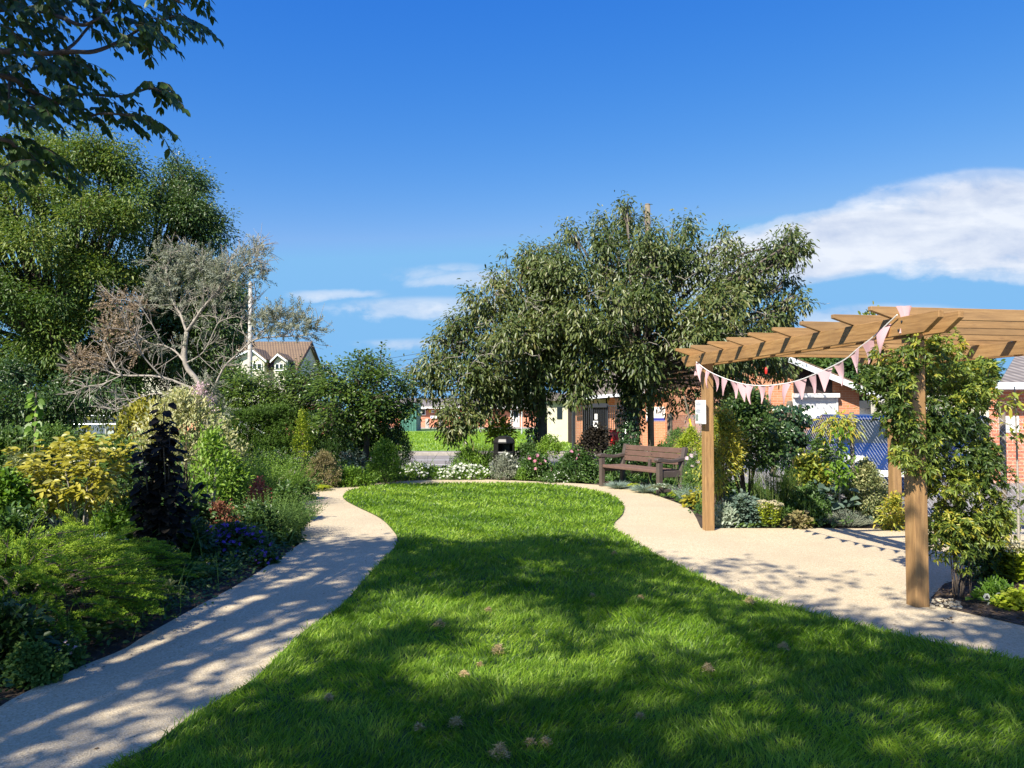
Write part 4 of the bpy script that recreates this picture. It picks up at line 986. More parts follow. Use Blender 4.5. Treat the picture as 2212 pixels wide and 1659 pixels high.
def stemmy(lv, P0, D0, Ls, nl, L, W, ang=.7, T=.5, curve=0.15, tipT=0.2):
    """stems with narrow leaves all along (rosemary, spurge, loosestrife)"""
    for p, d, l in zip(P0, D0, Ls):
        d = nrm(d); t = np.linspace(.12, 1, nl); c = p + d * (l * t)[:, None] + np.array([0, 0, -1.]) * (curve * l * t * t)[:, None] * (1 - d[2])
        a = np.arange(nl) * 2.4 + random.random() * 6; s = nrm(np.cross(d, [.3, .5, .1])); q = np.cross(d, s)
        DD = d * (1 - ang * .5) + (np.cos(a)[:, None] * s + np.sin(a)[:, None] * q) * ang
        lv.oval(c, DD, np.repeat(d[None], nl, 0) + rng.normal(size=(nl, 3)) * .3, L * rng.uniform(.7, 1.1, nl) * (1.1 - .45 * t), W, np.clip(T + tipT * (t - .5) * 2 + rng.normal(size=nl) * .12, 0, 1), .1, .2)
def stemplant(name, label, cat, px, Y, ytop, wpx, mat, ns, nl, L, W, ang=.7, showstem=True, lean=.35, group=None, base=.5, T=.5, minh=.6, tipT=.2, stemmat='stem', flowers=None):
    x = X(px, Y); h = Z(ytop, Y); rx = wpx / F_PX * Y / 2
    a = rng.uniform(0, 6.28, ns); r = rng.random(ns) ** .5
    P = np.stack([x + np.cos(a) * r * rx * base, Y + np.sin(a) * r * rx * base, np.zeros(ns)], 1)
    D = np.stack([np.cos(a) * r * rx / h * lean * 2, np.sin(a) * r * rx / h * lean * 2, np.ones(ns)], 1) + rng.normal(size=(ns, 3)) * .05
    Ls = h * rng.uniform(minh, 1.02, ns)
    root = thing(name, label, cat, (x, Y, 0), 0, group)
    lv = Leaves(); stemmy(lv, P, D, Ls, nl, L, W, ang, T, tipT=tipT); lv.build('foliage', G[mat], root)
    sl = Leaves()
    if showstem: sl.blade(P, nrm(D), Ls, .006 + L * .04, np.full(ns, .5), 0.0); (sl.build('stems', G[stemmat], root) if showstem else None)
    if flowers:
        tips = P + nrm(D) * Ls[:, None]; flower_part(root, tips, nrm(D), *flowers)
    return root
def rosette(lv, c, n, L, W, up=.5, T=.5, droop=.4, wide=(.35, .75), tj=.15, fold=.2):
    a = np.arange(n) * 2.4 + random.random() * 6; k = np.linspace(.15, 1, n)
    D = np.stack([np.cos(a) * k, np.sin(a) * k, up * (1.25 - k)], 1)
    lv.oval(np.repeat(np.array(c)[None], n, 0) + D * .01, D, np.tile([0, 0, 1.], (n, 1)) + rng.normal(size=(n, 3)) * .2, L * (.55 + .45 * k), W * (.6 + .4 * k), np.clip(T + rng.normal(size=n) * tj, 0, 1), droop, fold, wide)
def rosettes(name, label, cat, pts, mat, n, L, W, up=.6, T=.5, droop=.45, group=None, jitter=.5, zl=.03, kmult=1, wide=(.35, .75)):
    """a clump: pts = list of (px, Y)"""
    lv = Leaves(); 
    for px, Y in pts:
        for _ in range(kmult):
            rosette(lv, (X(px, Y) + random.uniform(-1, 1) * L * jitter, Y + random.uniform(-1, 1) * L * jitter, zl + random.random() * zl), n, L * random.uniform(.8, 1.15), W, up, T, droop, wide)
    o = lv.build(name, G[mat]); return tag(o, label, cat, group)

# ---------------------------------------------------------------- overhanging tree at the camera side
lit = [(877, 1336, 97, 16), (1098, 1344, 60, 18), (1170, 1362, 60, 18), (1354, 1344, 40, 14), (1433, 1353, 80, 22), (1053, 1459, 124, 40), (1256, 1459, 80, 26), (1636, 1459, 75, 20), (1512, 1495, 60, 22),
       (1195, 1539, 35, 12), (1354, 1568, 55, 18), (1627, 1590, 95, 18), (586, 1452, 70, 36), (983, 1300, 55, 14), (1150, 1221, 40, 11), (824, 1305, 60, 18), (1813, 1385, 70, 16), (435, 1565, 55, 22), (2068, 1548, 70, 20), (1936, 1612, 110, 14),
       (680, 1390, 45, 18), (760, 1350, 40, 12), (1330, 1420, 50, 14), (1010, 1400, 60, 14), (1540, 1400, 60, 14), (700, 1560, 35, 14), (1100, 1600, 60, 12),
       (230, 1552, 170, 26), (300, 1482, 145, 13), (370, 1428, 140, 10), (433, 1368, 105, 14), (477, 1456, 90, 11), (483, 1322, 75, 10), (583, 1349, 85, 11), (417, 1572, 105, 12), (567, 1296, 50, 7), (620, 1246, 44, 5), (167, 1649, 210, 12), (33, 1574, 80, 9), (650, 1309, 44, 9), (267, 1402, 90, 8), (690, 1262, 60, 6), (570, 1400, 50, 9), (130, 1520, 60, 8), (720, 1235, 50, 5),
       (1620, 1262, 90, 9), (1800, 1300, 110, 10), (2000, 1330, 90, 8), (1900, 1265, 90, 9), (2120, 1385, 80, 9), (1750, 1235, 60, 7), (1500, 1215, 40, 6), (2050, 1395, 40, 6),
       (220, 1315, 150, 26), (110, 1285, 110, 20), (110, 1190, 130, 26), (60, 1260, 80, 20), (230, 1230, 90, 16), (340, 1310, 50, 14), (60, 1330, 60, 14), (250, 1130, 110, 14)]
shade_px = [(-300, 1900), (-300, 1300), (0, 1290), (200, 1240), (430, 1200), (560, 1180), (650, 1165), (860, 1166), (1000, 1184), (1090, 1172), (1200, 1160), (1300, 1166), (1345, 1195), (1460, 1203), (1600, 1210), (1800, 1238), (2000, 1278), (2212, 1312), (2700, 1370), (2700, 1900)]
def groundpx(gx, gy):
    v = np.stack([gx, gy, np.full_like(gx, -EYE)], 1); c, s = math.cos(PITCH), math.sin(PITCH)
    f = v[:, 1] * c + v[:, 2] * s; u = -v[:, 1] * s + v[:, 2] * c
    return CX + F_PX * v[:, 0] / f, CY - F_PX * u / f
n = 26000
gx = rng.uniform(-6.0, 6.5, n); gy = rng.uniform(2.3, 10, n)
px, py = groundpx(gx, gy); k = inpoly(px, py, shade_px)
# extra crown behind the camera's feet so that the canopy has a real outline
dd = np.full(n, 9.)
for cx_, cy_, a, b in lit: dd = np.minimum(dd, ((px - cx_) / a) ** 2 + ((py - cy_) / b) ** 2)
k &= dd > np.where(px < 265 + (1650 - py) * 1.45, 1.5, 3.3)
k &= rng.random(n) < np.where((px > 1400) & (py < 1330) | (px < 420) & (py < 1350), np.where(px < 420, .12, .45), 1)
gx = gx[k]; gy = gy[k]; sel = rng.permutation(len(gx))[:1450]; gx = gx[sel]; gy = gy[sel]
zc = 6.6 + .9 * np.sin(gx * .9 + 1) + rng.uniform(-.9, .9, len(gx))
cc = np.stack([gx + SUN[0] / SUN[2] * zc * 1.0, gy + SUN[1] / SUN[2] * zc * 1.0, zc], 1)
ex = np.stack([rng.normal(-4.6, 1.9, 260), rng.normal(-3.6, 1.2, 260), rng.uniform(5.5, 8.6, 260)], 1)
ax_, ay_ = ex[:, 0] - SUN[0] / SUN[2] * ex[:, 2], ex[:, 1] - SUN[1] / SUN[2] * ex[:, 2]
qx, qy = groundpx(ax_, np.maximum(ay_, .5)); dd = np.full(len(ex), 9.)
for cx_, cy_, a, b in lit: dd = np.minimum(dd, ((qx - cx_) / a) ** 2 + ((qy - cy_) / b) ** 2)
cc = np.concatenate([cc, ex[(dd > 2.6) | (ay_ < 2.2)]])
ok = ~((cc[:, 1] > 0) & (np.abs(cc[:, 0]) < .75 * cc[:, 1] + .5) & (cc[:, 2] < 1.5 + .62 * cc[:, 1] + .5)); cc = cc[ok]
nb_ = np.array([-6.6, -4.4, 0.])
nt2 = thing('overhanging_tree', 'dark pinnate leaved tree reaching in at the upper left, its crown above the viewer', 'tree', nb_)
forkp = np.array([-5.9, -3.2, 4.0])
Geo().tube(bez(nb_ - [0, 0, .2], np.array([-6.5, -4.0, 2]), forkp, 8), np.linspace(.26, .16, 8), 12).build('trunk', M['bark'], nt2, True)
lv = Leaves(); O = nrm(rng.normal(size=cc.shape)); clusters(lv, cc, O, 13, .125, .12, .06, 'flat', .2, tj=.2)
lv.build('crown', G['near'], nt2)
g = Geo()
hubs = cc[rng.permutation(len(cc))[:26]]
for h_ in hubs:
    md = (forkp + h_) / 2 + [0, 0, .6] + rng.normal(size=3) * .2; g.tube(bez(forkp, md, h_, 8), np.linspace(.07, .018, 8), 6)
    near_ = cc[np.argsort(np.linalg.norm(cc - h_, axis=1))[4:60:9]]
    for e in near_: g.tube(bez(h_, (h_ + e) / 2 + rng.normal(size=3) * .08, e, 4), np.linspace(.016, .006, 4), 4, False)
# branches seen in the picture
YN = 4.7
vis = [[(-260, 60), (0, 20), (79, 22), (125, 35), (175, 54), (204, 44), (240, 20)], [(-300, 130), (0, 111), (64, 117), (152, 112), (204, 111), (257, 90), (306, 61), (350, 44), (390, 30)],
       [(-260, 120), (0, 163), (52, 187), (111, 217), (163, 233), (190, 251), (222, 245), (290, 250)], [(120, 220), (175, 204), (262, 208), (297, 198), (327, 190), (350, 198), (370, 200)],
       [(-200, 200), (0, 210), (58, 222), (100, 240)], [(-200, 280), (0, 300), (35, 321), (76, 347), (110, 352)], [(120, 120), (160, 95), (190, 60), (230, 20), (260, -30)], [(-200, 40), (60, -20), (200, -60), (330, -20), (400, 10)], [(20, 160), (20, 215), (18, 255)]]
for i, v in enumerate(vis):
    P = smooth_curve([at(x, y, YN + .35 * math.sin(i * 2 + j)) for j, (x, y) in enumerate(v)], 4); r0 = [.022, .02, .018, .011, .01, .014, .012, .018, .009][i]
    g.tube(P, np.linspace(r0, .005, len(P)), 6)
    if i < 3 or i in (5, 7): g.tube(bez(forkp, (forkp + P[0]) / 2 + [0, 0, .7], P[0], 8), np.linspace(.09, r0, 8), 8)
regs = [([(-40, -60), (400, -60), (425, 15), (440, 55), (400, 62), (330, 60), (290, 85), (250, 70), (200, 70), (175, 50), (100, 60), (60, 100), (-40, 110)], 150),
        ([(-40, 95), (110, 100), (165, 105), (170, 150), (140, 168), (80, 150), (-40, 160)], 44), ([(100, 175), (175, 185), (250, 195), (300, 225), (340, 262), (280, 262), (220, 255), (150, 235), (110, 225), (60, 240), (40, 262), (-30, 230), (-30, 180)], 66),
        ([(295, 158), (330, 165), (352, 185), (390, 192), (345, 200), (320, 190)], 8), ([(-40, 275), (40, 288), (90, 310), (130, 345), (110, 375), (60, 370), (0, 380), (-40, 360)], 34)]
lv = Leaves(); rach = g
for poly, m in regs:
    poly = np.array(poly, float); got = 0
    while got < m:
        x = random.uniform(poly[:, 0].min(), poly[:, 0].max()); y = random.uniform(poly[:, 1].min(), poly[:, 1].max())
        if not inpoly(np.array([x]), np.array([y]), poly)[0]: continue
        got += 1
        p = at(x, y, YN + random.gauss(0, .28)); az = random.gauss(.1, .9); Lr = random.uniform(.13, .21)
        d = np.array([math.cos(az), math.sin(az) * .8, random.uniform(-.35, .3)]); kk = 5; t = np.linspace(.2, .95, kk)
        C_ = p + nrm(d) * (Lr * t)[:, None] + np.array([0, 0, -1.]) * (Lr * .55 * t * t)[:, None]
        sd = nrm(np.cross(nrm(d), [0, 0, 1.]))
        for s in (-1, 1):
            D = sd * s * .6 + np.array([0, 0, -.75]) + nrm(d) * .35 + rng.normal(size=(kk, 3)) * .18
            lv.oval(C_, D, np.tile(nrm(d) * .5 + [0, -.5, .6], (kk, 1)) + rng.normal(size=(kk, 3)) * .25, .060 * rng.uniform(.75, 1.15, kk), .033, np.clip(rng.normal(.45, .2, kk), 0, 1), .15, .2, (.35, .68))
        lv.oval(C_[-1:], (C_[-1] - C_[-2])[None], np.array([[0, -.4, .8]]), .065, .026, np.array([.5]), .1, .2)
        rach.tube(np.concatenate([p[None], C_]), .0022, 3, False)
lv.build('leaves', G['near'], nt2); g.build('branches', M['bark'], nt2, True)

# ---------------------------------------------------------------- big background trees at the left
YT = 26.0
poly1 = [(-200, 960), (-200, 330), (0, 300), (60, 290), (110, 277), (180, 283), (215, 315), (265, 325), (300, 352), (340, 362), (352, 450), (335, 600), (310, 870), (200, 890), (120, 930)]
lb1 = poly_lobes(poly1, YT, 3.4, 135, .45, 1.0)
def tfa(c): return .27 + .26 * min(1, max(0, (c[2] - 3) / 6))  # yellower higher up; darker low tint paints shade into the crown
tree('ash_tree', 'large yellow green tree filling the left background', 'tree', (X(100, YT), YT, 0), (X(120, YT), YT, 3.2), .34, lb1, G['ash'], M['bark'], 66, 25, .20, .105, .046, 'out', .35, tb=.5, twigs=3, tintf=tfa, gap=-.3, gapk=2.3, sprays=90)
poly2 = [(320, 890), (325, 420), (355, 372), (410, 360), (437, 400), (455, 450), (480, 490), (492, 530), (500, 600), (520, 640), (515, 720), (480, 780), (450, 870), (380, 900)]
YT2 = 28.0
lb2 = poly_lobes(poly2, YT2, 2.6, 80, .4, .9)
tree('ash_tree', 'darker green tree standing right of the large yellow green one', 'tree', (X(262, YT2), YT2 - .5, 0), (X(300, YT2), YT2, 3.2), .28, lb2, G['dark'], M['bark'], 66, 25, .20, .105, .046, 'out', .35, tb=.7, twigs=2, gap=-.3, gapk=2.3, sprays=60)
poly3 = [(-60, 1010), (-60, 800), (40, 790), (150, 800), (300, 850), (330, 900), (300, 940), (230, 870), (160, 880), (120, 960)]
lb3 = poly_lobes(poly3, 20, 1.2, 20, .4, .7)
tree('elder_bush', 'dark leafy bush under the big trees behind the left bed', 'shrub', (X(60, 20), 20, 0), (X(80, 20), 20, 1.0), .1, lb3, G['dark'], M['bark'], 60, 18, .12, .11, .05, 'out', .25, tb=.5)

# ---------------------------------------------------------------- sea buckthorn like grey tree
YS = 13.5
sb = thing('grey_leaved_tree', 'sparse crooked tree with grey narrow leaves and dead tan twigs', 'tree', (X(455, YS), YS, 0))
g = Geo()
def br(pts, r0, r1=.008, par=None, dy=None):
    P = [at(x, y, YS + (0 if dy is None else dy * i / (len(pts) - 1))) for i, (x, y) in enumerate(pts)]
    P = smooth_curve(P, 4); g.tube(P, np.linspace(r0 * .72, r1 * .6, len(P)), 7); return P
tp = smooth_curve([at(455, 1050, YS), at(445, 900, YS), at(430, 830, YS), at(400, 785, YS), at(403, 717, YS)], 4)
gt = Geo().tube(tp, np.linspace(.062, .036, len(tp)), 9); gt.build('trunk', M['barkpale'], sb, True)
bl = [br([(403, 717), (390, 680), (373, 650), (366, 610), (359, 583), (372, 545)], .035, dy=.3), br([(403, 717), (425, 685), (437, 667), (467, 633), (480, 610), (504, 593), (530, 575), (560, 560)], .04, dy=-.5),
      br([(400, 785), (380, 760), (350, 745), (320, 740), (280, 700), (250, 650)], .028, dy=.6), br([(437, 667), (440, 620), (430, 570), (400, 540)], .02, dy=.5), br([(480, 610), (500, 560), (540, 540), (565, 530)], .018, dy=.3),
      br([(450, 870), (480, 800), (510, 768), (551, 734), (605, 727), (650, 725), (690, 715)], .030, dy=-.4), br([(551, 734), (580, 700), (610, 680)], .016, dy=.2), br([(540, 740), (520, 700), (545, 660), (555, 640)], .014, dy=.3),
      br([(440, 850), (350, 815), (262, 811), (230, 800), (208, 795), (160, 790)], .034, dy=.3), br([(262, 811), (240, 780), (225, 740), (240, 700)], .02, dy=.3), br([(350, 815), (310, 770), (290, 730), (270, 700)], .02, dy=-.4),
      br([(430, 860), (340, 850), (290, 862), (250, 860)], .02, dy=.4), br([(300, 860), (270, 880), (245, 885)], .012), br([(400, 785), (440, 760), (470, 700), (490, 690)], .02, dy=-.3), br([(262, 811), (220, 830), (185, 835), (165, 850)], .014), br([(350, 740), (300, 660), (240, 645)], .014, dy=-.3)]
for P in bl:
    for _ in range(int(len(P) * 1.5)):
        i = random.randrange(2, len(P)); d = nrm(P[i] - P[i - 2]) + rng.normal(size=3) * .75 + [0, 0, .15]
        e = P[i] + nrm(d) * random.uniform(.2, .5); mid = (P[i] + e) / 2 + rng.normal(size=3) * .05; g.tube(bez(P[i], mid, e, 4), np.linspace(.007, .003, 4), 4, False)
        for _ in range(2):
            e2 = mid + nrm(d + rng.normal(size=3) * .8) * random.uniform(.12, .3); g.tube([mid, e2], [.004, .002], 4, False)
g.build('branches', M['barkpale'], sb, True)
def sbl(lobes, mat, nm, k, per=18, L=.065, W=.011, st='out'):
    lv = Leaves(); tw = Geo()
    for x, y, r, yo in lobes:
        c = at(x, y, YS + yo); rr = r / F_PX * YS; n = int(k * (r / 30) ** 2)
        Cn, O = ell_clusters(c, (rr, rr * .9, rr * .8), n, .2, False)
        P0 = Cn; D0 = O * .8 + rng.normal(size=O.shape) * .5 + [0.15, -.1, .45]
        stemmy(lv, P0, D0, rng.uniform(.14, .30, n), per, L, W, .75, .5, .1)
        for p, d in zip(P0, D0):
            if random.random() < .5: tw.bar(p, p + nrm(d) * .22, .003, 3)
    lv.build(nm, G[mat], sb); tw.build('twigs', M['barkpale'], sb)
sbl([(500, 600, 34, -.3), (535, 575, 32, -.4), (555, 545, 22, 0), (560, 600, 16, -.2), (470, 590, 34, .2), (430, 570, 36, .3), (390, 560, 34, .4), (345, 560, 28, .3), (400, 610, 34, .3), (450, 640, 28, -.1), (350, 610, 28, .2), (380, 660, 24, .2), (330, 640, 24, .2),
     (575, 700, 26, -.2), (610, 695, 32, -.3), (645, 705, 28, -.4), (672, 715, 22, -.5), (595, 675, 16, -.1), (645, 675, 16, -.2), (550, 690, 16, -.1), (520, 660, 14, 0), (430, 710, 20, .3), (400, 745, 12, -.2), (330, 760, 15, .2), (420, 860, 26, -.4), (450, 840, 22, -.4), (470, 880, 22, -.5)], 'silver', 'leaves', 46, 20, .075, .015)
sbl([(240, 650, 22, .4), (275, 655, 22, .3), (300, 670, 18, .2), (245, 700, 24, .2), (270, 715, 20, 0), (230, 730, 18, .2), (170, 775, 22, .3), (200, 790, 20, .2), (230, 780, 18, .3), (160, 800, 14, .3), (290, 760, 14, 0)], 'deadleaf', 'dead_leaves', 75, 14, .05, .022)

# ---------------------------------------------------------------- hornbeams, hedge
YHb = 20.0
pl = [(478, 930), (480, 850), (500, 800), (535, 790), (560, 800), (600, 815), (640, 790), (690, 782), (700, 850), (700, 925), (600, 915), (540, 905)]
tree('hornbeam_tree', 'low spreading green tree in front of the cream house', 'tree', (X(590, YHb), YHb, 0), (X(590, YHb), YHb, 1.0), .09, poly_lobes(pl, YHb, 1.1, 62, .28, .5), G['hedge'], M['bark'], 46, 14, .09, .085, .045, 'flat', .2, tb=.6, twigs=3, gap=-.5, gapk=6, sprays=30)
pr_ = [(685, 925), (690, 785), (740, 790), (765, 765), (790, 772), (820, 770), (840, 795), (862, 812), (878, 860), (886, 905), (860, 925), (800, 935), (740, 930)]
tree('hornbeam_tree', 'low green tree with a dark leaning trunk right of the house gable', 'tree', (X(785, 17.9), 17.7, 0), (X(795, 18), 18, 1.15), .09, poly_lobes(pr_, 18.0, 1.2, 46, .28, .5), G['hedge'], M['bark'], 46, 14, .09, .085, .045, 'flat', .2, tb=.5, twigs=4, gap=-.5, gapk=6, sprays=34)
def hedgebox(name, label, x0, x1, Y, ztop, depth, mat, n, L, W):
    lv = Leaves(); m = n
    P = np.stack([rng.uniform(x0, x1, m), Y + rng.uniform(0, depth, m), rng.random(m) * ztop], 1)
    f = rng.random(m); P[:, 1] = np.where(f < .35, Y + rng.uniform(-.08, .1, m) + .16 * np.sin(P[:, 0] * 5) * np.cos(P[:, 2] * 6 + P[:, 0]), P[:, 1]); P[:, 2] = np.where(f > .62, ztop * rng.uniform(.88, 1.03, m), P[:, 2])
    P[:, 2] += .07 * np.sin(P[:, 0] * 3) + .04 * np.sin(P[:, 0] * 11) 
    D = np.stack([rng.normal(size=m) * .4, rng.normal(size=m) * .4 - np.where(f < .35, .5, 0), np.where(f > .5, 1.0, .5)], 1)
    stemmy(lv, P, D, rng.uniform(.08, .2, m), 7, L, W, .6, .35, .05, tipT=.3)
    root = thing(name, label, 'hedge', ((x0 + x1) / 2, Y, 0)); lv.build('foliage', G[mat], root)
    g = Geo()
    for i in range(int((x1 - x0) / .5)): x = x0 + .2 + i * .5; g.tube([(x, Y + depth / 2, 0), (x + .1, Y + depth / 2, ztop * .85)], [.05, .02], 6)
    g.build('stems', M['bark'], root); return root
hedgebox('yew_hedge', 'clipped yew hedge with bright new tips behind the left border', X(455, 18.5), X(640, 18.5), 18.5, Z(893, 18.5), 1.1, 'yew', 9000, .075, .016)
hedgebox('yew_hedge', 'shade darkened clipped hedge length right of the golden column, under the right low tree', X(655, 18.8), X(842, 18.8), 18.8, Z(900, 18.8), 1.0, 'dark', 8000, .075, .018)  # darker leaf palette stands in for shade on this hedge

# ---------------------------------------------------------------- cherries
YCh = 20.0
pc1 = [(888, 850), (892, 815), (905, 780), (950, 740), (975, 690), (1010, 640), (1060, 590), (1120, 572), (1115, 545), (1165, 530), (1215, 535), (1240, 600), (1250, 700), (1250, 860), (1190, 872), (1100, 872), (1060, 895), (990, 885), (930, 868)]
pc2 = [(1190, 860), (1170, 700), (1150, 600), (1160, 540), (1215, 522), (1220, 492), (1262, 500), (1330, 470), (1350, 448), (1385, 455), (1420, 475), (1460, 468), (1500, 495), (1560, 515), (1600, 545), (1690, 512), (1742, 548), (1738, 580), (1660, 590), (1705, 600), (1735, 655), (1690, 650), (1700, 740), (1695, 800), (1640, 850), (1560, 862), (1500, 900), (1440, 872), (1360, 880), (1260, 862)]
l1 = poly_lobes(pc1, YCh, 2.3, 84, .28, .60); l2 = poly_lobes(pc2, YCh - .3, 2.9, 136, .30, .64)
l1 += [(at(985, 900, 18.6), .36), (at(1005, 915, 18.6), .3), (at(975, 925, 18.6), .22), (at(1020, 885, 18.7), .34)]
l2 += [(at(1700, 530, 18.6), .3), (at(1725, 545, 18.6), .22), (at(1680, 560, 18.7), .3), (at(1715, 640, 18.6), .2), (at(1728, 655, 18.6), .14), (at(1690, 620, 18.6), .2), (at(1355, 462, 18.8), .26), (at(1490, 485, 18.8), .22), (at(1240, 505, 18.8), .22)]
T1 = (X(1160, YCh), YCh, 0)
ct1 = tree('cherry_tree', 'spreading cherry with a low drooping crown left of its taller neighbour', 'tree', T1, (X(1168, YCh), YCh, 2.1), .2, l1, G['cherry'], M['barkmid'], 52, 15, .13, .115, .042, 'droop', .2, tb=.45, twigs=4, tj=.28, gap=-.6, gapk=3.6, sprays=60)
T2 = (X(1360, 19.3), 19.3, 0)
ct2 = tree('cherry_tree', 'taller domed cherry on an ivy clad trunk behind the bench', 'tree', T2, (X(1362, 19.3), 19.3, 2.2), .2, l2, G['cherry'], M['barkmid'], 52, 15, .13, .115, .042, 'droop', .2, tb=.42, twigs=4, tj=.28, gap=-.6, gapk=3.4, sprays=130)
def paletwigs(root, poly, Yf, n):
    g = Geo(); poly = np.array(poly, float)
    for _ in range(n):
        for _t in range(50):
            x = random.uniform(poly[:, 0].min(), poly[:, 0].max()); y = random.uniform(poly[:, 1].min(), poly[:, 1].max())
            if inpoly(np.array([x]), np.array([y]), poly)[0]: break
        bd = bdist(np.array([x]), np.array([y]), poly)[0]; Yd = Yf - 2.6 * math.sqrt(min(1, bd / 150)); p = at(x, y, Yd)
        s = random.choice((-1, 1)); l = random.uniform(.25, .9); q = p + [s * l * .5, random.uniform(-.2, .1), random.uniform(-.3, .35) * l]; r = p + [s * l * random.uniform(.4, 1.1), -.1, l * random.uniform(-.8, .45)]
        P = bez(p, q, r, 7) + rng.normal(size=(7, 3)) * .018; g.tube(P, np.linspace(.010, .004, 7), 4, False)
        for j in (3, 5): g.tube([P[j], P[j] + rng.normal(size=3) * .13 * l + [0, -.03, .02]], [.005, .002], 3, False)
    g.build('bare_twigs', M['barkpale'], root)
paletwigs(ct1, pc1, YCh, 40); paletwigs(ct2, pc2, YCh, 70)
# ivy on trunk and ivy arch
def ivycol(name, label, P0, P1, r, n, mat='ivy', L=.07, W=.055, cat='ivy'):
    root = thing(name, label, cat, P0); P0 = np.array(P0); P1 = np.array(P1); t = rng.random(n); a = rng.uniform(0, 6.28, n)
    o = np.stack([np.cos(a), np.sin(a), np.zeros(n)], 1); rr = r * (1 + .3 * np.sin(t * 14 + a * 2)) * rng.uniform(.75, 1.15, n)
    P = P0 + (P1 - P0) * t[:, None] + o * rr[:, None]
    lv = Leaves(); lv.oval(P, o * .5 + [0, 0, -.8] + rng.normal(size=(n, 3)) * .4, o + rng.normal(size=(n, 3)) * .4, L * rng.uniform(.6, 1.2, n), W, np.clip(rng.normal(.45, .25, n), 0, 1), .1, .15, (.25, .55)); lv.build('leaves', G[mat], root)
    g = Geo(); 
    for k in range(4): g.tube([P0 + (P1 - P0) * f + r * .6 * np.array([math.cos(k * 1.6 + f * 3), math.sin(k * 1.6 + f * 3), 0]) for f in np.linspace(0, 1, 9)], .012, 4)
    g.build('stems', M['bark'], root); return root
ivycol('ivy', 'dense dark ivy wrapped round the taller cherry trunk', (X(1360, 19.2), 19.2, 0), (X(1364, 19.2), 19.2, 2.3), .27, 2600)
ivycol('ivy', 'thin ivy beside the left cherry trunk', (X(1147, 19.6), 19.6, 0), (X(1150, 19.6), 19.6, 2.2), .12, 700)
# trees beyond the pergola and by the house
def far(name, label, poly, Y, dp, n, mat, tb=.5, L=.3):
    lob = poly_lobes(poly, Y, dp, n, .7, 1.3); xs = np.mean([c[0] for c, r in lob])
    return tree(name, label, 'tree', (xs, Y, 0), (xs, Y, 1.2), .2, lob, G[mat], M['bark'], 42, 12, .28, L, .14, 'out', .2, tb=tb, twigs=1)
far('distant_tree', 'dark green tree far behind the pergola, right of the white bargeboard', [(1815, 850), (1815, 800), (1840, 780), (1880, 770), (1930, 775), (1980, 770), (1990, 860)], 48, 3, 22, 'dark', .55)
far('distant_tree', 'paler tree behind the clubhouse roof, left of the darker far tree', [(1700, 800), (1720, 775), (1800, 772), (1822, 800), (1815, 850), (1760, 845)], 52, 3, 18, 'mid', .5)
far('distant_tree', 'far tree above the bungalow behind the pergola beams', [(1990, 860), (1985, 775), (2100, 768), (2140, 790), (2130, 850)], 50, 3, 20, 'mid', .6)
far('distant_tree', 'tree seen far off between the big trees and the grey leaved tree', [(440, 900), (445, 800), (470, 780), (500, 790), (505, 880)], 44, 2, 12, 'dark', .5)

# ---------------------------------------------------------------- left border
# juniper
def juniper(name, label, x, y, rx, ry, h, n, dirx=.8):
    root = thing(name, label, 'shrub', (x, y, 0)); lv = Leaves(); g = Geo()
    for i in range(n):
        a = random.uniform(0, 6.28); r = random.random() ** .5; p = np.array([x + math.cos(a) * r * rx * .75, y + math.sin(a) * r * ry * .75, h * (1 - r * r * .75) * random.uniform(.5, .95)])
        d = nrm(np.array([math.cos(a) * .6 + dirx * .5, math.sin(a) * .6 - .15, .22 + random.uniform(-.15, .2)])); l = random.uniform(.22, .42)
        m = 13
        t = np.linspace(.1, 1, m); cl = p + d * (l * t)[:, None] + np.array([0, 0, -1.]) * (l * .18 * t ** 2)[:, None]
        sd = nrm(np.cross(d, [0, 0, 1.])); S0 = []; SD = []
        for j in range(m):
            for s in (-1, 1): S0.append(cl[j]); SD.append(d * .8 + sd * s * .65 + [0, 0, random.uniform(-.05, .4)])
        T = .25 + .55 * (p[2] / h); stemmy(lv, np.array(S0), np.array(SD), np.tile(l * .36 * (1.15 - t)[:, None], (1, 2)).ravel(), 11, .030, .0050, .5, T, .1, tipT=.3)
        g.tube([p, cl[-1]], [.004, .002], 3, False)
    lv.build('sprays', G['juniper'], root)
    for i in range(7): a = i * .9; g.tube(bez(np.array([x, y, 0]), np.array([x, y, h * .4]), np.array([x + math.cos(a) * rx * .6, y + math.sin(a) * ry * .6, h * .55]), 5), np.linspace(.02, .006, 5), 5)
    g.build('branches', M['bark'], root); return root
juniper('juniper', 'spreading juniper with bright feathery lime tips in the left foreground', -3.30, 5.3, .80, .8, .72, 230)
juniper('juniper', 'second spreading juniper, farther and duller, behind the bright one', -3.45, 6.5, .55, .6, .48, 100)
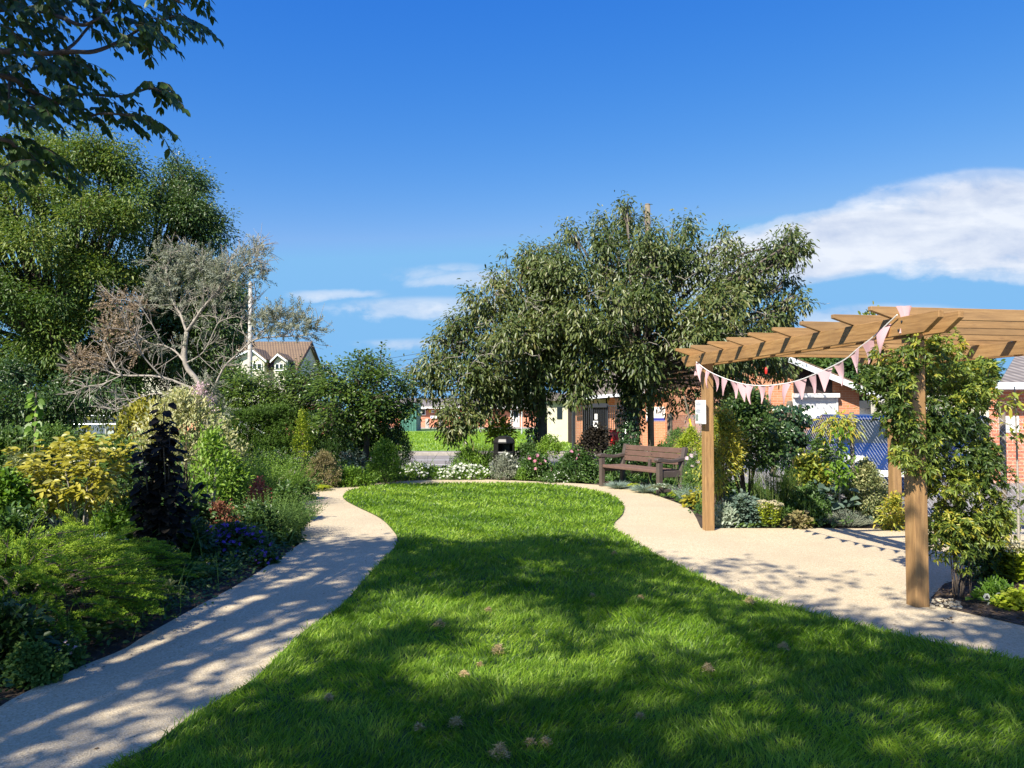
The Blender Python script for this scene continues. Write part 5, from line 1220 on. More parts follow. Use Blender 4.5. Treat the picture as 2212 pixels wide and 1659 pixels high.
def goldshrub():
    Y = 7.7; x = X(168, Y); root = thing('golden_shrub', 'bright golden yellow leaved shrub at the left', 'shrub', (x, Y, 0))
    lv = Leaves(); g = Geo(); c = np.array([x, Y, .86]); Cn, O = ell_clusters(c, (.60, .5, .44), 165, .35, False)
    for p, o in zip(Cn, O):
        a = np.arange(9) * 2.4 + random.random() * 6
        D = np.stack([np.cos(a), np.sin(a), np.full(9, .12)], 1) + o * .55 + rng.normal(size=(9, 3)) * .2
        lv.oval(p + rng.normal(size=(9, 3)) * .03, D, np.tile([-.1, -.45, .9], (9, 1)) + rng.normal(size=(9, 3)) * .3, .105 * rng.uniform(.7, 1.15, 9), .042, np.clip(rng.normal(.5, .24, 9), 0, 1), .35, .25, (.35, .7))
    for _ in range(16):
        e = Cn[random.randrange(len(Cn))]; b = np.array([x + random.uniform(-.1, .1), Y + random.uniform(-.08, .08), 0]); g.tube(bez(b, (b + e) / 2 + [0, 0, .1], e, 5), np.linspace(.012, .004, 5), 5)
    lv.build('foliage', G['gold'], root); g.build('stems', M['barkpale'], root)
goldshrub()
def purpleshrub():
    Y = 7.2; x = X(352, Y); root = thing('purple_shrub', 'tall purple black leaved shrub rising dark in front of paler foliage', 'shrub', (x, Y, 0))
    lv = Leaves(); g = Geo()
    for i in range(19):
        b = np.array([x + random.uniform(-.12, .12), Y + random.uniform(-.1, .1), 0]); a = random.uniform(0, 6.28); hh = random.uniform(.7, 1.62); sp_ = random.uniform(.05, .42) * (1.75 - hh) * 1.1
        e = np.array([x + math.cos(a) * sp_, Y + math.sin(a) * sp_ * .8, hh]); P = bez(b, np.array([b[0] * .6 + e[0] * .4, b[1] * .6 + e[1] * .4, hh * .6]), e, 16); g.tube(P, np.linspace(.012, .004, 16), 5)
        for j in range(4, 16):
            n = 3; az = rng.uniform(0, 6.28, n); D = np.stack([np.cos(az), np.sin(az), np.full(n, .05)], 1); st = P[j] + D * .07 * (1.3 - j / 20)
            lv.oval(st, D * .8 + [0, 0, -.25] + rng.normal(size=(n, 3)) * .15, np.tile([0, -.2, 1.], (n, 1)) + rng.normal(size=(n, 3)) * .25, .095 * rng.uniform(.7, 1.15, n), .08, rng.random(n), .25, .15, (.25, .7))
    lv.build('foliage', G['purple'], root); g.build('stems', M['bark'], root)
purpleshrub()
S = shrub
S('variegated_shrub', 'tall variegated cream and green shrub behind the purple one', 'shrub', 395, 10.4, 852, 190, 'varieg', .065, .022, 420, 13, 'up', ybot=1010, tb=.6, tj=.3, rnd=1.2, stems=12)
S('variegated_shrub', 'yellower variegated shrub left of the taller cream one, above the golden shrub', 'shrub', 315, 10.6, 872, 130, 'gold', .065, .022, 190, 12, 'up', ybot=980, tb=.35, rnd=1.2, stems=8)
S('variegated_shrub', 'pale narrow leaved shrub between the purple shrub and the yew hedge', 'shrub', 470, 11.6, 912, 130, 'varieg', .06, .02, 240, 12, 'up', ybot=1030, tb=.42, rnd=1.1, stems=8)
S('pink_white_shrub', 'small shrub with pinkish white leaves at the foot of the grey leaved tree', 'shrub', 430, 12.6, 832, 70, 'palepink', .04, .016, 90, 10, 'up', ybot=900, rnd=1.2)
S('leafy_shrub', 'rounded green shrub at the left picture edge above the juniper', 'shrub', 20, 9.4, 935, 150, 'mid', .06, .035, 240, 13, 'out', ybot=1060, tb=.6)
S('leafy_shrub', 'green shrub behind the golden shrub, left of the flower spikes', 'shrub', 110, 10.2, 925, 170, 'fern', .05, .02, 260, 14, 'out', ybot=1010, tb=.5)
S('small_leaved_shrub', 'small leaved shrub with white edged leaves left of the golden shrub', 'shrub', 52, 7.9, 985, 110, 'varieg', .026, .018, 300, 14, 'out', ybot=1090, tb=.2, tj=.2)
S('leafy_shrub', 'bright green shrub at the left edge just above the juniper', 'shrub', 10, 7.2, 1030, 110, 'bright', .05, .03, 200, 12, 'out', ybot=1120)
S('leafy_shrub', 'mid green shrub between the golden and purple shrubs', 'shrub', 262, 9.2, 960, 120, 'mid', .055, .024, 200, 12, 'out', ybot=1090, tb=.5)
S('lime_shrub', 'slender lime green shrub with a pale bare stem right of the purple shrub', 'shrub', 458, 9.4, 935, 70, 'bright', .07, .024, 130, 9, 'up', ybot=1075, tb=.8, rnd=1.1, stems=6, stemm='barkpale')
S('lime_shrub', 'broad yellow green shrub beside the slender lime one', 'shrub', 492, 10.2, 985, 100, 'bright', .055, .022, 200, 12, 'out', ybot=1080, tb=.65)
stemplant('loosestrife', 'tall upright green seed spikes against the dark trees at the left', 'plant', 150, 9.8, 868, 190, 'mid', 60, 44, .04, .009, .55, True, .25, base=.9, T=.55, minh=.68)
stemplant('loosestrife', 'shorter cluster of fine green stems left of the taller seed spikes', 'plant', 35, 9.0, 905, 120, 'fern', 36, 34, .045, .009, .6, True, .3, base=.8, T=.5, minh=.7)
for i, (px_, Yq, yt, wq, mt, lab) in enumerate([(300, 7.9, 1085, 110, 'mid', 'dark green filler shrub just under the purple shrub, left side'), (250, 7.4, 1120, 90, 'bright', 'bright green low shrub between the spurges and the purple shrub'), (420, 8.6, 1085, 90, 'mid', 'green low shrub between the purple and rust brown shrubs'), (410, 7.7, 1140, 90, 'dark', 'dark leafy clump right at the foot of the purple shrub'), (330, 6.9, 1200, 110, 'dark', 'dark leafy clump in shade in front of the purple shrub'), (60, 7.9, 1080, 110, 'glauc', 'blue green leafy clump left of the golden shrub foot'), (560, 9.0, 1105, 80, 'dark', 'dark green clump behind the violet flowers, left of the green mound'), (20, 5.9, 1120, 110, 'mid', 'green shrub at the left edge between the two junipers'), (470, 10.6, 1035, 90, 'fern', 'fine green shrub behind the rust brown one'), (620, 10.6, 1062, 50, 'mid', 'small dark shrub at the path side behind the green mound'), (700, 16.2, 1000, 120, 'mid', 'dark green undergrowth below the hedge, behind the tan shrub'), (590, 15.5, 985, 150, 'dark', 'dark undergrowth in the hedge shade left of the golden column'), (30, 4.5, 1330, 120, 'dark', 'dark leafy clump in the left bottom bed behind the mint')]):
    S('leafy_shrub', lab, 'shrub', px_, Yq, yt, wq, mt, .05 + .002 * Yq, .024, 190, 12, 'out', tb=.45, stems=4)
# twining vine on a cane
def vine(px, Y, ytop):
    x = X(px, Y); h = Z(ytop, Y); root = thing('climbing_vine', 'pale round leaved vine on a cane at the far left', 'climber', (x, Y, 0)); lv = Leaves(); n = 34
    z = rng.uniform(h * .62, h, n); a = rng.uniform(0, 6.28, n); D = np.stack([np.cos(a), np.sin(a), np.full(n, -.5)], 1)
    lv.oval(np.stack([np.full(n, x), np.full(n, Y), z], 1) + D * .03, D, np.tile([0, -.9, .4], (n, 1)) + rng.normal(size=(n, 3)) * .3, .09, .075, rng.uniform(.3, 1, n), .2, .1, (.25, .6)); lv.build('leaves', G['bright'], root)
    Geo().tube([(x, Y, 0), (x + .01, Y, h)], .008, 6).build('cane', M['pole'], root)
vine(76, 9.0, 848)
def euph(name, label, px, Y, n, h):
    x = X(px, Y); lv = Leaves(); root = thing(name, label, 'plant', (x, Y, 0)); g = Geo()
    for i in range(n):
        a = random.uniform(0, 6.28); r = random.random() ** .5 * .2; b = np.array([x + math.cos(a) * r * .4, Y + math.sin(a) * r * .4, 0]); d = np.array([math.cos(a) * r * 1.6, math.sin(a) * r * 1.6, .8])
        l = h * random.uniform(.7, 1.05); stemmy(lv, b[None] + nrm(d) * l * .35, d[None], [l * .68], 46, .085, .013, 1.0, .45, .1); g.tube([b, b + nrm(d) * l], .006, 5)
    lv.build('leaves', G['glauc'], root); g.build('stems', G['stem'], root)
euph('spurge', 'blue green whorled spurge left of the other one, under the golden shrub', 148, 7.0, 7, .42)
euph('spurge', 'blue green whorled spurge nearer the purple shrub', 238, 6.9, 7, .40)
rosettes('hosta', 'single golden broad leaved clump under the golden shrub', 'plant', [(112, 6.6), (122, 6.5)], 'gold', 7, .13, .06, .7, .35, zl=.2)
rosettes('ground_leaves', 'mixed bright leaves in sun in front of the spurges', 'plant', [(x, 6.5 + random.random() * .4) for x in range(90, 300, 9)], 'bright', 11, .07, .035, 1.0, .6, zl=.10)
rosettes('hosta', 'pale striped long leaved clump beside the left path', 'plant', [(330, 6.0), (345, 5.95), (360, 6.05), (375, 6.1), (350, 6.2)], 'varieg', 16, .16, .035, 1.1, .3, zl=.06)
rosettes('hosta', 'sunny yellow green broad leaved clump at the edge of the left path', 'plant', [(285, 5.5), (300, 5.6), (315, 5.5), (298, 5.75), (330, 5.7)], 'bright', 15, .12, .05, 1.0, .75, zl=.07)
rosettes('foxglove', 'dark broad leaved clump between the juniper and the left path', 'plant', [(190, 5.0), (215, 5.05), (235, 5.15), (210, 5.3), (250, 5.3), (180, 5.3)], 'mid', 15, .15, .055, 1.1, .5, zl=.07)
rosettes('foxglove', 'second dark broad leaved clump, farther along beside the pale striped one', 'plant', [(265, 5.7), (285, 5.9), (250, 5.9), (300, 6.2), (320, 6.4), (270, 6.3)], 'mid', 15, .14, .05, 1.1, .45, zl=.08)
def ferns(name, label, pts, L, mat, T=.6):
    lv = Leaves()
    for px, Y in pts:
        x = X(px, Y)
        for i in range(11):
            a = i * 2.4; d = nrm(np.array([math.cos(a), math.sin(a), 1.1])); t = np.linspace(.12, 1, 18); c = np.array([x, Y, .02]) + d * (L * t)[:, None] + np.array([0, 0, -1.]) * (L * .75 * t * t)[:, None] + nrm(np.array([d[0], d[1], 0])) * (L * .25 * t * t)[:, None]
            sd = nrm(np.cross(d, [0, 0, 1.]))
            for s in (-1, 1): lv.oval(c, np.tile(sd * s + d * .35, (18, 1)), np.tile([0, 0, 1.], (18, 1)) + rng.normal(size=(18, 3)) * .1, L * .26 * np.sin(t * 2.8 + .25).clip(.12), L * .055, np.clip(rng.normal(T, .12, 18), 0, 1), .2, .1)
    o = lv.build(name, G[mat]); return tag(o, label, 'fern')
ferns('fern', 'arching green fern in the shade below the violet flowers', [(385, 7.2), (400, 7.0), (372, 7.4)], .38, 'bright', .5)
ferns('fern', 'small lime fern by the far curve of the left path', [(675, 15.0), (690, 14.8)], .34, 'lime', .5)
ferns('fern', 'fern beside the path just above the hosta clumps', [(430, 7.0), (340, 6.7)], .30, 'mid', .7)
S('violet_geranium', 'low mound covered in violet blue flowers beside the left path', 'flowers', 505, 8.1, 1140, 190, 'mid', .035, .028, 330, 12, 'out', tb=.35, stems=0, flowers=('violet', 120, .024, 'flowers', 5), dr=.6)
S('violet_geranium', 'smaller violet flowering patch nearer than the main mound', 'flowers', 575, 7.7, 1195, 60, 'mid', .03, .022, 90, 10, 'out', tb=.3, stems=0, flowers=('violet', 26, .02, 'flowers', 5), dr=.5)
S('pale_flowers', 'dim patch of tiny pale purple flowers at the path edge below the violet mound', 'flowers', 450, 7.4, 1215, 150, 'mid', .03, .02, 170, 10, 'out', tb=.3, stems=0, flowers=('palepink', 40, .012, 'flowers', 4), dr=.5)
S('rusty_spirea', 'rust brown low shrub above the violet flowers', 'shrub', 476, 8.7, 1090, 100, 'rust', .028, .012, 330, 13, 'up', tb=.55, rnd=1.2)
S('coral_spirea', 'shrub tipped with coral red flower heads behind the green mound', 'shrub', 562, 10.0, 1036, 74, 'coral', .026, .013, 230, 12, 'up', tb=.5, rnd=1.2)
stemplant('green_mound', 'dense fine leaved green mound spilling onto the left path bend', 'shrub', 592, 9.35, 1052, 128, 'fern', 620, 30, .036, .010, .75, False, .75, base=.8, T=.5, minh=.55)
stemplant('broom', 'feathery bright green broom like mound in mid border', 'shrub', 590, 12.4, 962, 120, 'bright', 480, 32, .045, .010, .7, False, .8, base=.5, T=.6, minh=.6)
stemplant('broom', 'darker feathery mound left of the bright broom', 'shrub', 520, 11.6, 1000, 100, 'fern', 360, 30, .045, .010, .7, False, .75, base=.55, T=.35, minh=.6)
S('tan_spirea', 'tan brown seeded shrub in front of the hedge', 'shrub', 700, 15.3, 978, 78, 'tan', .035, .014, 300, 13, 'up', tb=.55, rnd=1.1)
S('golden_column', 'slim upright golden barberry column in front of the hedge', 'shrub', 655, 15.6, 892, 42, 'lime', .045, .020, 190, 11, 'up', ybot=1000, tb=.35, rnd=.8, stems=7, stemm='bark')
S('bright_bush', 'bright green bush beside the dark conifer at the path end', 'shrub', 832, 16.2, 955, 84, 'bright', .05, .018, 420, 13, 'up', tb=.45, rnd=1.0)
S('dark_conifer', 'dark green rounded conifer left of the far verge view', 'shrub', 860, 17.6, 924, 66, 'dark', .05, .014, 520, 14, 'up', tb=.4, rnd=1.0)
S('low_bush', 'low mixed green foliage at the far end of the left path', 'plant', 760, 15.6, 1015, 110, 'bright', .05, .022, 240, 12, 'out', tb=.6, stems=0, dr=.4)
S('low_bush', 'low green plants at the bend between the broom and the path', 'plant', 640, 13.2, 1030, 100, 'fern', .045, .018, 240, 12, 'out', tb=.55, stems=0, dr=.5)
S('pink_seed_plant', 'small plant with dull pink seed heads beside the broom', 'plant', 632, 13.6, 1020, 60, 'tan', .04, .014, 90, 10, 'up', flowers=('palepink', 18, .03, 'flowers', 5))
S('leafy_shrub', 'grey green broad leaved plant in the hedge shade', 'shrub', 765, 17.2, 975, 60, 'glauc', .07, .045, 70, 8, 'flat', tb=.5)
S('mint', 'sprawling pale green mint at the bottom left beside the path', 'plant', 85, 4.35, 1400, 120, 'fern', .022, .016, 300, 13, 'out', tb=.5, stems=10, stemm='stem', dr=.7)
S('mint', 'small mint sprig clump with pink flowers right of the larger mint', 'plant', 165, 4.6, 1395, 50, 'fern', .02, .014, 80, 11, 'out', tb=.35, stems=6, stemm='stem', flowers=('palepink', 8, .012, 'flowers', 4))
S('edging_plant', 'low dark green edging at the left path bulge', 'plant', 618, 8.9, 1150, 70, 'mid', .03, .018, 160, 12, 'out', stems=0, dr=.5)
# left bed ground cover as one mass
left_bed = np.concatenate([[(-30, 1.5), (-4.05, 1.6)], smooth_curve(G2(path_l[:17]), 2), [(-2.5, 19), (-10, 20), (-30, 22)]])
mid_bed = np.concatenate([smooth_curve(G2(path_l[15:25]), 2), [(2.7, 9.98), (5.2, 10.0), (6.0, 10.05), (5.2, 12.1), (4.1, 20.2), (-2.6, 20.2)]])
def cover(name, label, poly, dens, mat, L, W, h, seed_gap=.0, ymax=20, tb=.45, inset=.06):
    poly = np.asarray(poly); lo = poly.min(0); hi = poly.max(0); hi[1] = min(hi[1], ymax); lo[0] = max(lo[0], -14)
    n = int((hi[0] - lo[0]) * (hi[1] - lo[1]) * dens); x = rng.uniform(lo[0], hi[0], n); y = rng.uniform(lo[1], hi[1], n)
    k = inpoly(x, y, poly) & (np.abs(x) < .72 * y + 1); x = x[k]; y = y[k]
    w_ = wav(x, y, 2.7, 4) + rng.normal(size=len(x)) * .35; k = (w_ > seed_gap) & (bdist(x, y, poly) > inset); x = x[k]; y = y[k]; n = len(x)
    hh = h * (.4 + .6 * rng.random(n)) * (.6 + .4 * np.sin(x * 3 + y * 2)); lv = Leaves()
    for _ in range(7):
        P = np.stack([x + rng.normal(size=n) * .05, y + rng.normal(size=n) * .05, .01 + hh * rng.random(n)], 1); D = rng.normal(size=(n, 3)) * [1, 1, .4] + [0, 0, .6]
        sc_ = np.clip(y / 9, .75, 1.6)
        lv.oval(P, D, np.tile([0, -.3, 1.], (n, 1)) + rng.normal(size=(n, 3)) * .4, L * sc_ * rng.uniform(.6, 1.2, n), W * sc_, np.clip(tb + .2 * wav(x, y, 1.1, 7) + rng.normal(size=n) * .15, 0, 1), .25, .2)
    o = lv.build(name, G[mat]); return tag(o, label, 'ground cover', kind='stuff')
cover('ground_cover', 'low mixed green ground cover filling the left border', left_bed, 110, 'mid', .060, .030, .20, -.75, tb=.45, inset=.0)
cover('ground_cover', 'taller loose greenery between the shrubs of the left border', left_bed, 45, 'fern', .075, .028, .42, -.15, tb=.45, inset=.28)
cover('ground_cover', 'low green ground cover in the far and right hand beds', mid_bed, 70, 'mid', .06, .03, .14, -.5, tb=.55)
for nm, lab, poly, dn, xs_ in (('wild_stems', 'fine grass stems and stalks poking up through the left border', left_bed, 34, -1), ('wild_stems', 'fine grass stems poking up through the far and right hand beds', mid_bed, 26, 1)):
    poly = np.asarray(poly); lo = np.maximum(poly.min(0), [-9, 3]); hi = np.minimum(poly.max(0), [7, 19]); n = int((hi[0] - lo[0]) * (hi[1] - lo[1]) * dn); x = rng.uniform(lo[0], hi[0], n); y = rng.uniform(lo[1], hi[1], n); k = inpoly(x, y, poly); x = x[k]; y = y[k]; n = len(x); k = wav(x, y, 3.1, 2) > -.1; x = x[k]; y = y[k]; n = len(x)
    lv = Leaves(); lv.blade(np.stack([x, y, np.zeros(n)], 1), rng.normal(size=(n, 3)) * .3 + [0, 0, 1], rng.uniform(.2, .62, n) * (.6 + y / 25), .004 + .0006 * y, rng.uniform(.2, 1, n), .25)
    tag(lv.build(nm, G['fern']), lab, 'grass stems', kind='stuff')
# leaf litter on the soil
for nm, lab, poly, dens in (('leaf_litter', 'brown leaf litter and bark on the left border soil', left_bed, 420), ('leaf_litter', 'bark chips on the small bed by the right post', bed_r, 900)):
    poly = np.asarray(poly); lo = np.maximum(poly.min(0), [-6, 2]); hi = np.minimum(poly.max(0), [12, 9]); n = int((hi[0] - lo[0]) * (hi[1] - lo[1]) * dens); x = rng.uniform(lo[0], hi[0], n); y = rng.uniform(lo[1], hi[1], n); k = inpoly(x, y, poly); x = x[k]; y = y[k]; n = len(x)
    lv = Leaves(); z0 = -.028 if nm and poly is not bed_r and dens < 500 else .008
    lv.oval(np.stack([x, y, np.full(n, z0) + rng.random(n) * .012], 1), rng.normal(size=(n, 3)) * [1, 1, .15], np.tile([0, 0, 1.], (n, 1)) + rng.normal(size=(n, 3)) * .3, .035 * rng.uniform(.4, 1.2, n), .016, rng.random(n), 0, .2); o = lv.build(nm, G['litter']); tag(o, lab, 'leaf litter', kind='stuff')

# ---------------------------------------------------------------- far centre bed
S('white_flower_drift', 'drift of small white flowers along the far lawn edge, left part', 'flowers', 905, 17.3, 1004, 118, 'bright', .04, .016, 300, 11, 'out', tb=.5, stems=0, dr=.35, flowers=('petal', 90, .032, 'flowers', 5))
S('white_flower_drift', 'densest drift of white flowers along the far lawn edge, in front of the grass tuft', 'flowers', 1000, 17.2, 1006, 130, 'bright', .04, .016, 300, 11, 'out', tb=.5, stems=0, dr=.35, flowers=('petal', 150, .034, 'flowers', 5))
S('leafy_shrub', 'yellow green bush behind the white flowers at the road side', 'shrub', 1012, 18.6, 976, 84, 'bright', .055, .02, 260, 12, 'out', tb=.6)
S('grey_green_plant', 'grey green upright plant in front of the litter bin', 'plant', 1092, 17.1, 982, 66, 'silver', .04, .014, 300, 12, 'up', tb=.45, flowers=('petal', 16, .028, 'flowers', 5))
blades_plant('tall_grass', 'tall arching green grass tuft left of the litter bin', 'grass', 1040, 19.2, 938, 56, 'fern', 500, .012, bend=.5, spreadk=.8)
S('golden_elder', 'yellow leaved bush behind the litter bin', 'shrub', 1080, 20.4, 905, 52, 'lime', .10, .04, 110, 9, 'out', tb=.45, ybot=950)
S('leafy_shrub', 'green bush right of the litter bin', 'shrub', 1138, 18.4, 962, 70, 'mid', .06, .025, 240, 12, 'out', tb=.5)
S('barberry', 'yellow green barberry below the left cherry trunk', 'shrub', 1188, 19.0, 944, 62, 'bright', .05, .022, 170, 11, 'out', ybot=985, tb=.75)
S('rose_bush', 'dark leaved rose with pink blooms beside the litter bin', 'flowers', 1160, 17.2, 985, 86, 'mid', .05, .03, 260, 12, 'out', tb=.4, flowers=('pinkp', 9, .045, 'flowers', 7))
S('rose_bush', 'dark leaved rose with one pink bloom left of the bench', 'flowers', 1245, 16.8, 975, 100, 'mid', .05, .03, 330, 12, 'out', tb=.35, flowers=('pinkp', 5, .045, 'flowers', 7))
S('small_white_flowers', 'low plant with tiny white flowers left of the bench', 'flowers', 1215, 16.5, 1022, 110, 'mid', .03, .018, 190, 11, 'out', tb=.5, stems=0, dr=.4, flowers=('petal', 34, .016, 'flowers', 4))
S('low_bush', 'small upright green plant at the end of the white flower drift', 'plant', 1127, 16.9, 1015, 26, 'bright', .04, .018, 80, 10, 'up', tb=.5)
S('copper_shrub', 'dark copper leaved shrub behind the bench before the railings', 'shrub', 1288, 18.6, 928, 104, 'purple', .07, .035, 420, 12, 'flat', tb=.7)
S('copper_shrub', 'dark shrub filling the shade behind the bench seat', 'shrub', 1350, 17.4, 958, 110, 'dark', .06, .03, 420, 12, 'out', tb=.3)
S('leafy_shrub', 'green bush in the shade right behind the bench back', 'shrub', 1430, 17.2, 968, 90, 'mid', .06, .03, 320, 12, 'out', tb=.45)
# round the bench
blades_plant('blue_fescue', 'blue grey tufted fescue in front of the bench seat, left one', 'grass', 1336, 15.15, 1030, 54, 'blue', 620, .007, 'blue fescue tufts before the bench', spreadk=1.3, bend=.5)
blades_plant('blue_fescue', 'blue grey tufted fescue beside the right front leg of the bench', 'grass', 1392, 14.35, 1036, 54, 'blue', 620, .007, 'blue fescue tufts before the bench', spreadk=1.3, bend=.5)
rosettes('lady_mantle', 'small lime clump between the two fescue tufts', 'plant', [(1362, 14.7), (1372, 14.7)], 'lime', 14, .09, .07, .6, .4, zl=.06, wide=(.3, .8))
rosettes('lamb_ear', 'silver woolly leaved clump in front of the bench arm', 'plant', [(1415, 13.8), (1428, 13.6), (1442, 13.6), (1455, 13.9), (1430, 13.9)], 'woolly', 18, .15, .05, 1.0, .5, zl=.10)
rosettes('lady_mantle', 'lime green lobed leaf clump right of the woolly silver one', 'plant', [(1450, 13.1), (1462, 13.0), (1476, 13.0), (1488, 13.1)], 'lime', 15, .10, .08, .8, .35, zl=.07, wide=(.3, .8))
stemplant('artemisia', 'fine silvery mound between the bench and the left pergola post', 'plant', 1492, 12.9, 1040, 60, 'blue', 150, 22, .03, .006, .7, False, .7, base=.7, T=.5)
S('heuchera', 'orange and yellow low clump by the path left of the pergola post', 'plant', 1496, 12.2, 1072, 38, 'gold', .05, .04, 60, 9, 'flat', tb=.25, stems=0)
S('barberry', 'yellow green barberry at the right end of the bench', 'shrub', 1492, 14.8, 928, 66, 'lime', .035, .016, 330, 12, 'out', ybot=1000, tb=.25)
S('leafy_shrub', 'fine green bush behind the bench end and the yellow barberry', 'shrub', 1464, 15.8, 930, 66, 'fern', .04, .012, 260, 12, 'up', tb=.45, ybot=985)
S('cosmos', 'airy green plant with pale pink daisies left of the pergola post', 'flowers', 1497, 13.6, 985, 50, 'fern', .05, .008, 240, 13, 'up', tb=.45, flowers=('palepink', 9, .045, 'flowers', 7))
S('yellow_flowers', 'small yellow flowered plant beside the bench end', 'flowers', 1492, 13.2, 1020, 44, 'fern', .035, .014, 140, 12, 'up', tb=.5, flowers=('gold', 16, .022, 'flowers', 5))
# ---------------------------------------------------------------- right bed under the pergola
S('climbing_rose', 'dark green climbing shrub behind the left pergola post', 'shrub', 1615, 11.2, 850, 150, 'dark', .055, .030, 720, 12, 'out', ybot=1010, tb=.62, stems=12)
S('climbing_jasmine', 'yellow green feathery climber at the left pergola post', 'climber', 1560, 10.6, 885, 90, 'jasmine', .045, .014, 420, 13, 'out', ybot=1030, tb=.75, stems=9)
S('climbing_jasmine', 'loose trailing climber strands low on the left pergola post', 'climber', 1535, 10.35, 970, 64, 'jasmine', .045, .012, 170, 12, 'droop', ybot=1075, tb=.6, stems=6)
arch = thing('timber_tripod', 'leaning rough timber legs under the ivy behind the bed', 'frame', (X(1705, 12.6), 12.6, 0))
ap = at(1706, 868, 12.6)
for px_, yb in ((1668, 1030), (1742, 1030), (1712, 1000)):
    Geo().bar(ap, at(px_, yb, 12.6 + (.5 if px_ == 1712 else 0)), .045, 8).build('leg', M['pole'], arch)
ivycol('ivy', 'rounded ivy head on the timber tripod', (X(1700, 12.4), 12.4, .95), (X(1706, 12.4), 12.4, 1.62), .24, 1500, L=.06, W=.05)
ivycol('ivy', 'ivy trailing down the middle of the timber tripod', (X(1704, 12.3), 12.3, .1), (X(1706, 12.3), 12.3, .95), .12, 600, L=.06, W=.05)
stemplant('rosemary', 'tall upright rosemary in the middle of the right bed', 'shrub', 1666, 10.75, 998, 84, 'bright', 150, 60, .034, .0055, .55, True, .25, base=.75, T=.25, minh=.65)
stemplant('rosemary', 'darker rosemary immediately right of the tall upright one', 'shrub', 1712, 10.9, 1010, 50, 'mid', 70, 54, .034, .0055, .55, True, .3, base=.7, T=.4, minh=.65)
def sedum(name, label, px, Y, ytop, wpx, n, hs, hn, leafL):
    x = X(px, Y); h = Z(ytop, Y); rx = wpx / F_PX * Y / 2; root = thing(name, label, 'flowers', (x, Y, 0)); lv = Leaves(); fl = Leaves(); g = Geo()
    for i in range(n):
        a = random.uniform(0, 6.28); r = random.random() ** .5; b = np.array([x + math.cos(a) * r * rx * .5, Y + math.sin(a) * r * rx * .4, 0]); d = nrm(np.array([math.cos(a) * r * rx * .55 / h, math.sin(a) * r * rx * .45 / h, 1.])); l = h * random.uniform(.78, 1.0) * (1 - r * .12)
        stemmy(lv, b[None], d[None], [l * .93], 16, leafL, leafL * .5, 1.0, .5, .05); g.tube([b, b + d * l], .005, 5)
        if i < hn:
            c = b + d * l; m = 55; aa = rng.uniform(0, 6.28, m); rr = rng.random(m) ** .5
            P = c + np.stack([np.cos(aa) * rr * hs, np.sin(aa) * rr * hs, (1 - rr ** 2) * hs * .4], 1)
            fl.oval(P, rng.normal(size=(m, 3)) + [0, 0, .4], np.tile([0, -.4, 1.], (m, 1)) + rng.normal(size=(m, 3)) * .4, hs * .3, hs * .24, rng.random(m), 0, .1)
    lv.build('leaves', G['lime'], root); g.build('stems', G['stem'], root); fl.build('flower_heads', G['cream'], root)
sedum('sedum', 'yellow green sedum with flat cream pink heads in the right bed', 1663, 10.15, 1076, 76, 46, .045, 17, .055)
S('glaucous_plant', 'blue green round leaved plants right of the left pergola post', 'plant', 1600, 10.35, 1085, 80, 'glauc', .06, .035, 220, 11, 'flat', tb=.5, stems=0)
S('glaucous_plant', 'silvery plants at the foot of the left pergola post', 'plant', 1560, 10.15, 1100, 40, 'woolly', .05, .02, 110, 11, 'up', tb=.4, stems=0)
stemplant('artemisia', 'soft blue grey mound behind the silvery plants', 'plant', 1590, 10.9, 1052, 90, 'blue', 170, 22, .035, .007, .7, False, .7, base=.8, T=.35)
S('pink_white_roses', 'pale pink and white rose blooms low behind the left post', 'flowers', 1562, 11.2, 1018, 44, 'mid', .04, .024, 120, 11, 'out', tb=.4, flowers=('palepink', 9, .05, 'flowers', 7))
S('leafy_shrub', 'deep green bushy plant right of the sedum', 'shrub', 1740, 10.5, 1064, 86, 'mid', .05, .018, 480, 13, 'up', tb=.5)
S('peony', 'yellow green leafy plant above the deep green bush', 'plant', 1748, 11.3, 992, 84, 'jasmine', .085, .034, 170, 10, 'out', tb=.72, ybot=1080)
S('heuchera', 'orange brown low leaves in front of the deep green bush', 'plant', 1722, 10.05, 1122, 44, 'tan', .05, .035, 60, 9, 'flat', tb=.4, stems=0)
rosettes('bergenia', 'bright round leaved small plant at the terrace edge', 'plant', [(1744, 10.05), (1752, 10.05)], 'bright', 6, .12, .09, 1.0, .7, zl=.04, wide=(.3, .75))
stemplant('lavender', 'grey green lavender dome at the terrace edge', 'shrub', 1825, 10.3, 1098, 82, 'silver', 460, 18, .034, .0060, .5, False, .95, base=.7, T=.35, minh=.75)
S('variegated_shrub', 'rounded cream variegated shrub in front of the mesh fence', 'shrub', 1868, 10.8, 1000, 92, 'varieg', .036, .018, 640, 13, 'out', tb=.4, tj=.3, stems=8)
S('bergenia', 'large bluish leaves behind the lavender dome', 'plant', 1800, 10.8, 1072, 70, 'glauc', .15, .10, 34, 6, 'flat', tb=.4, stems=0)
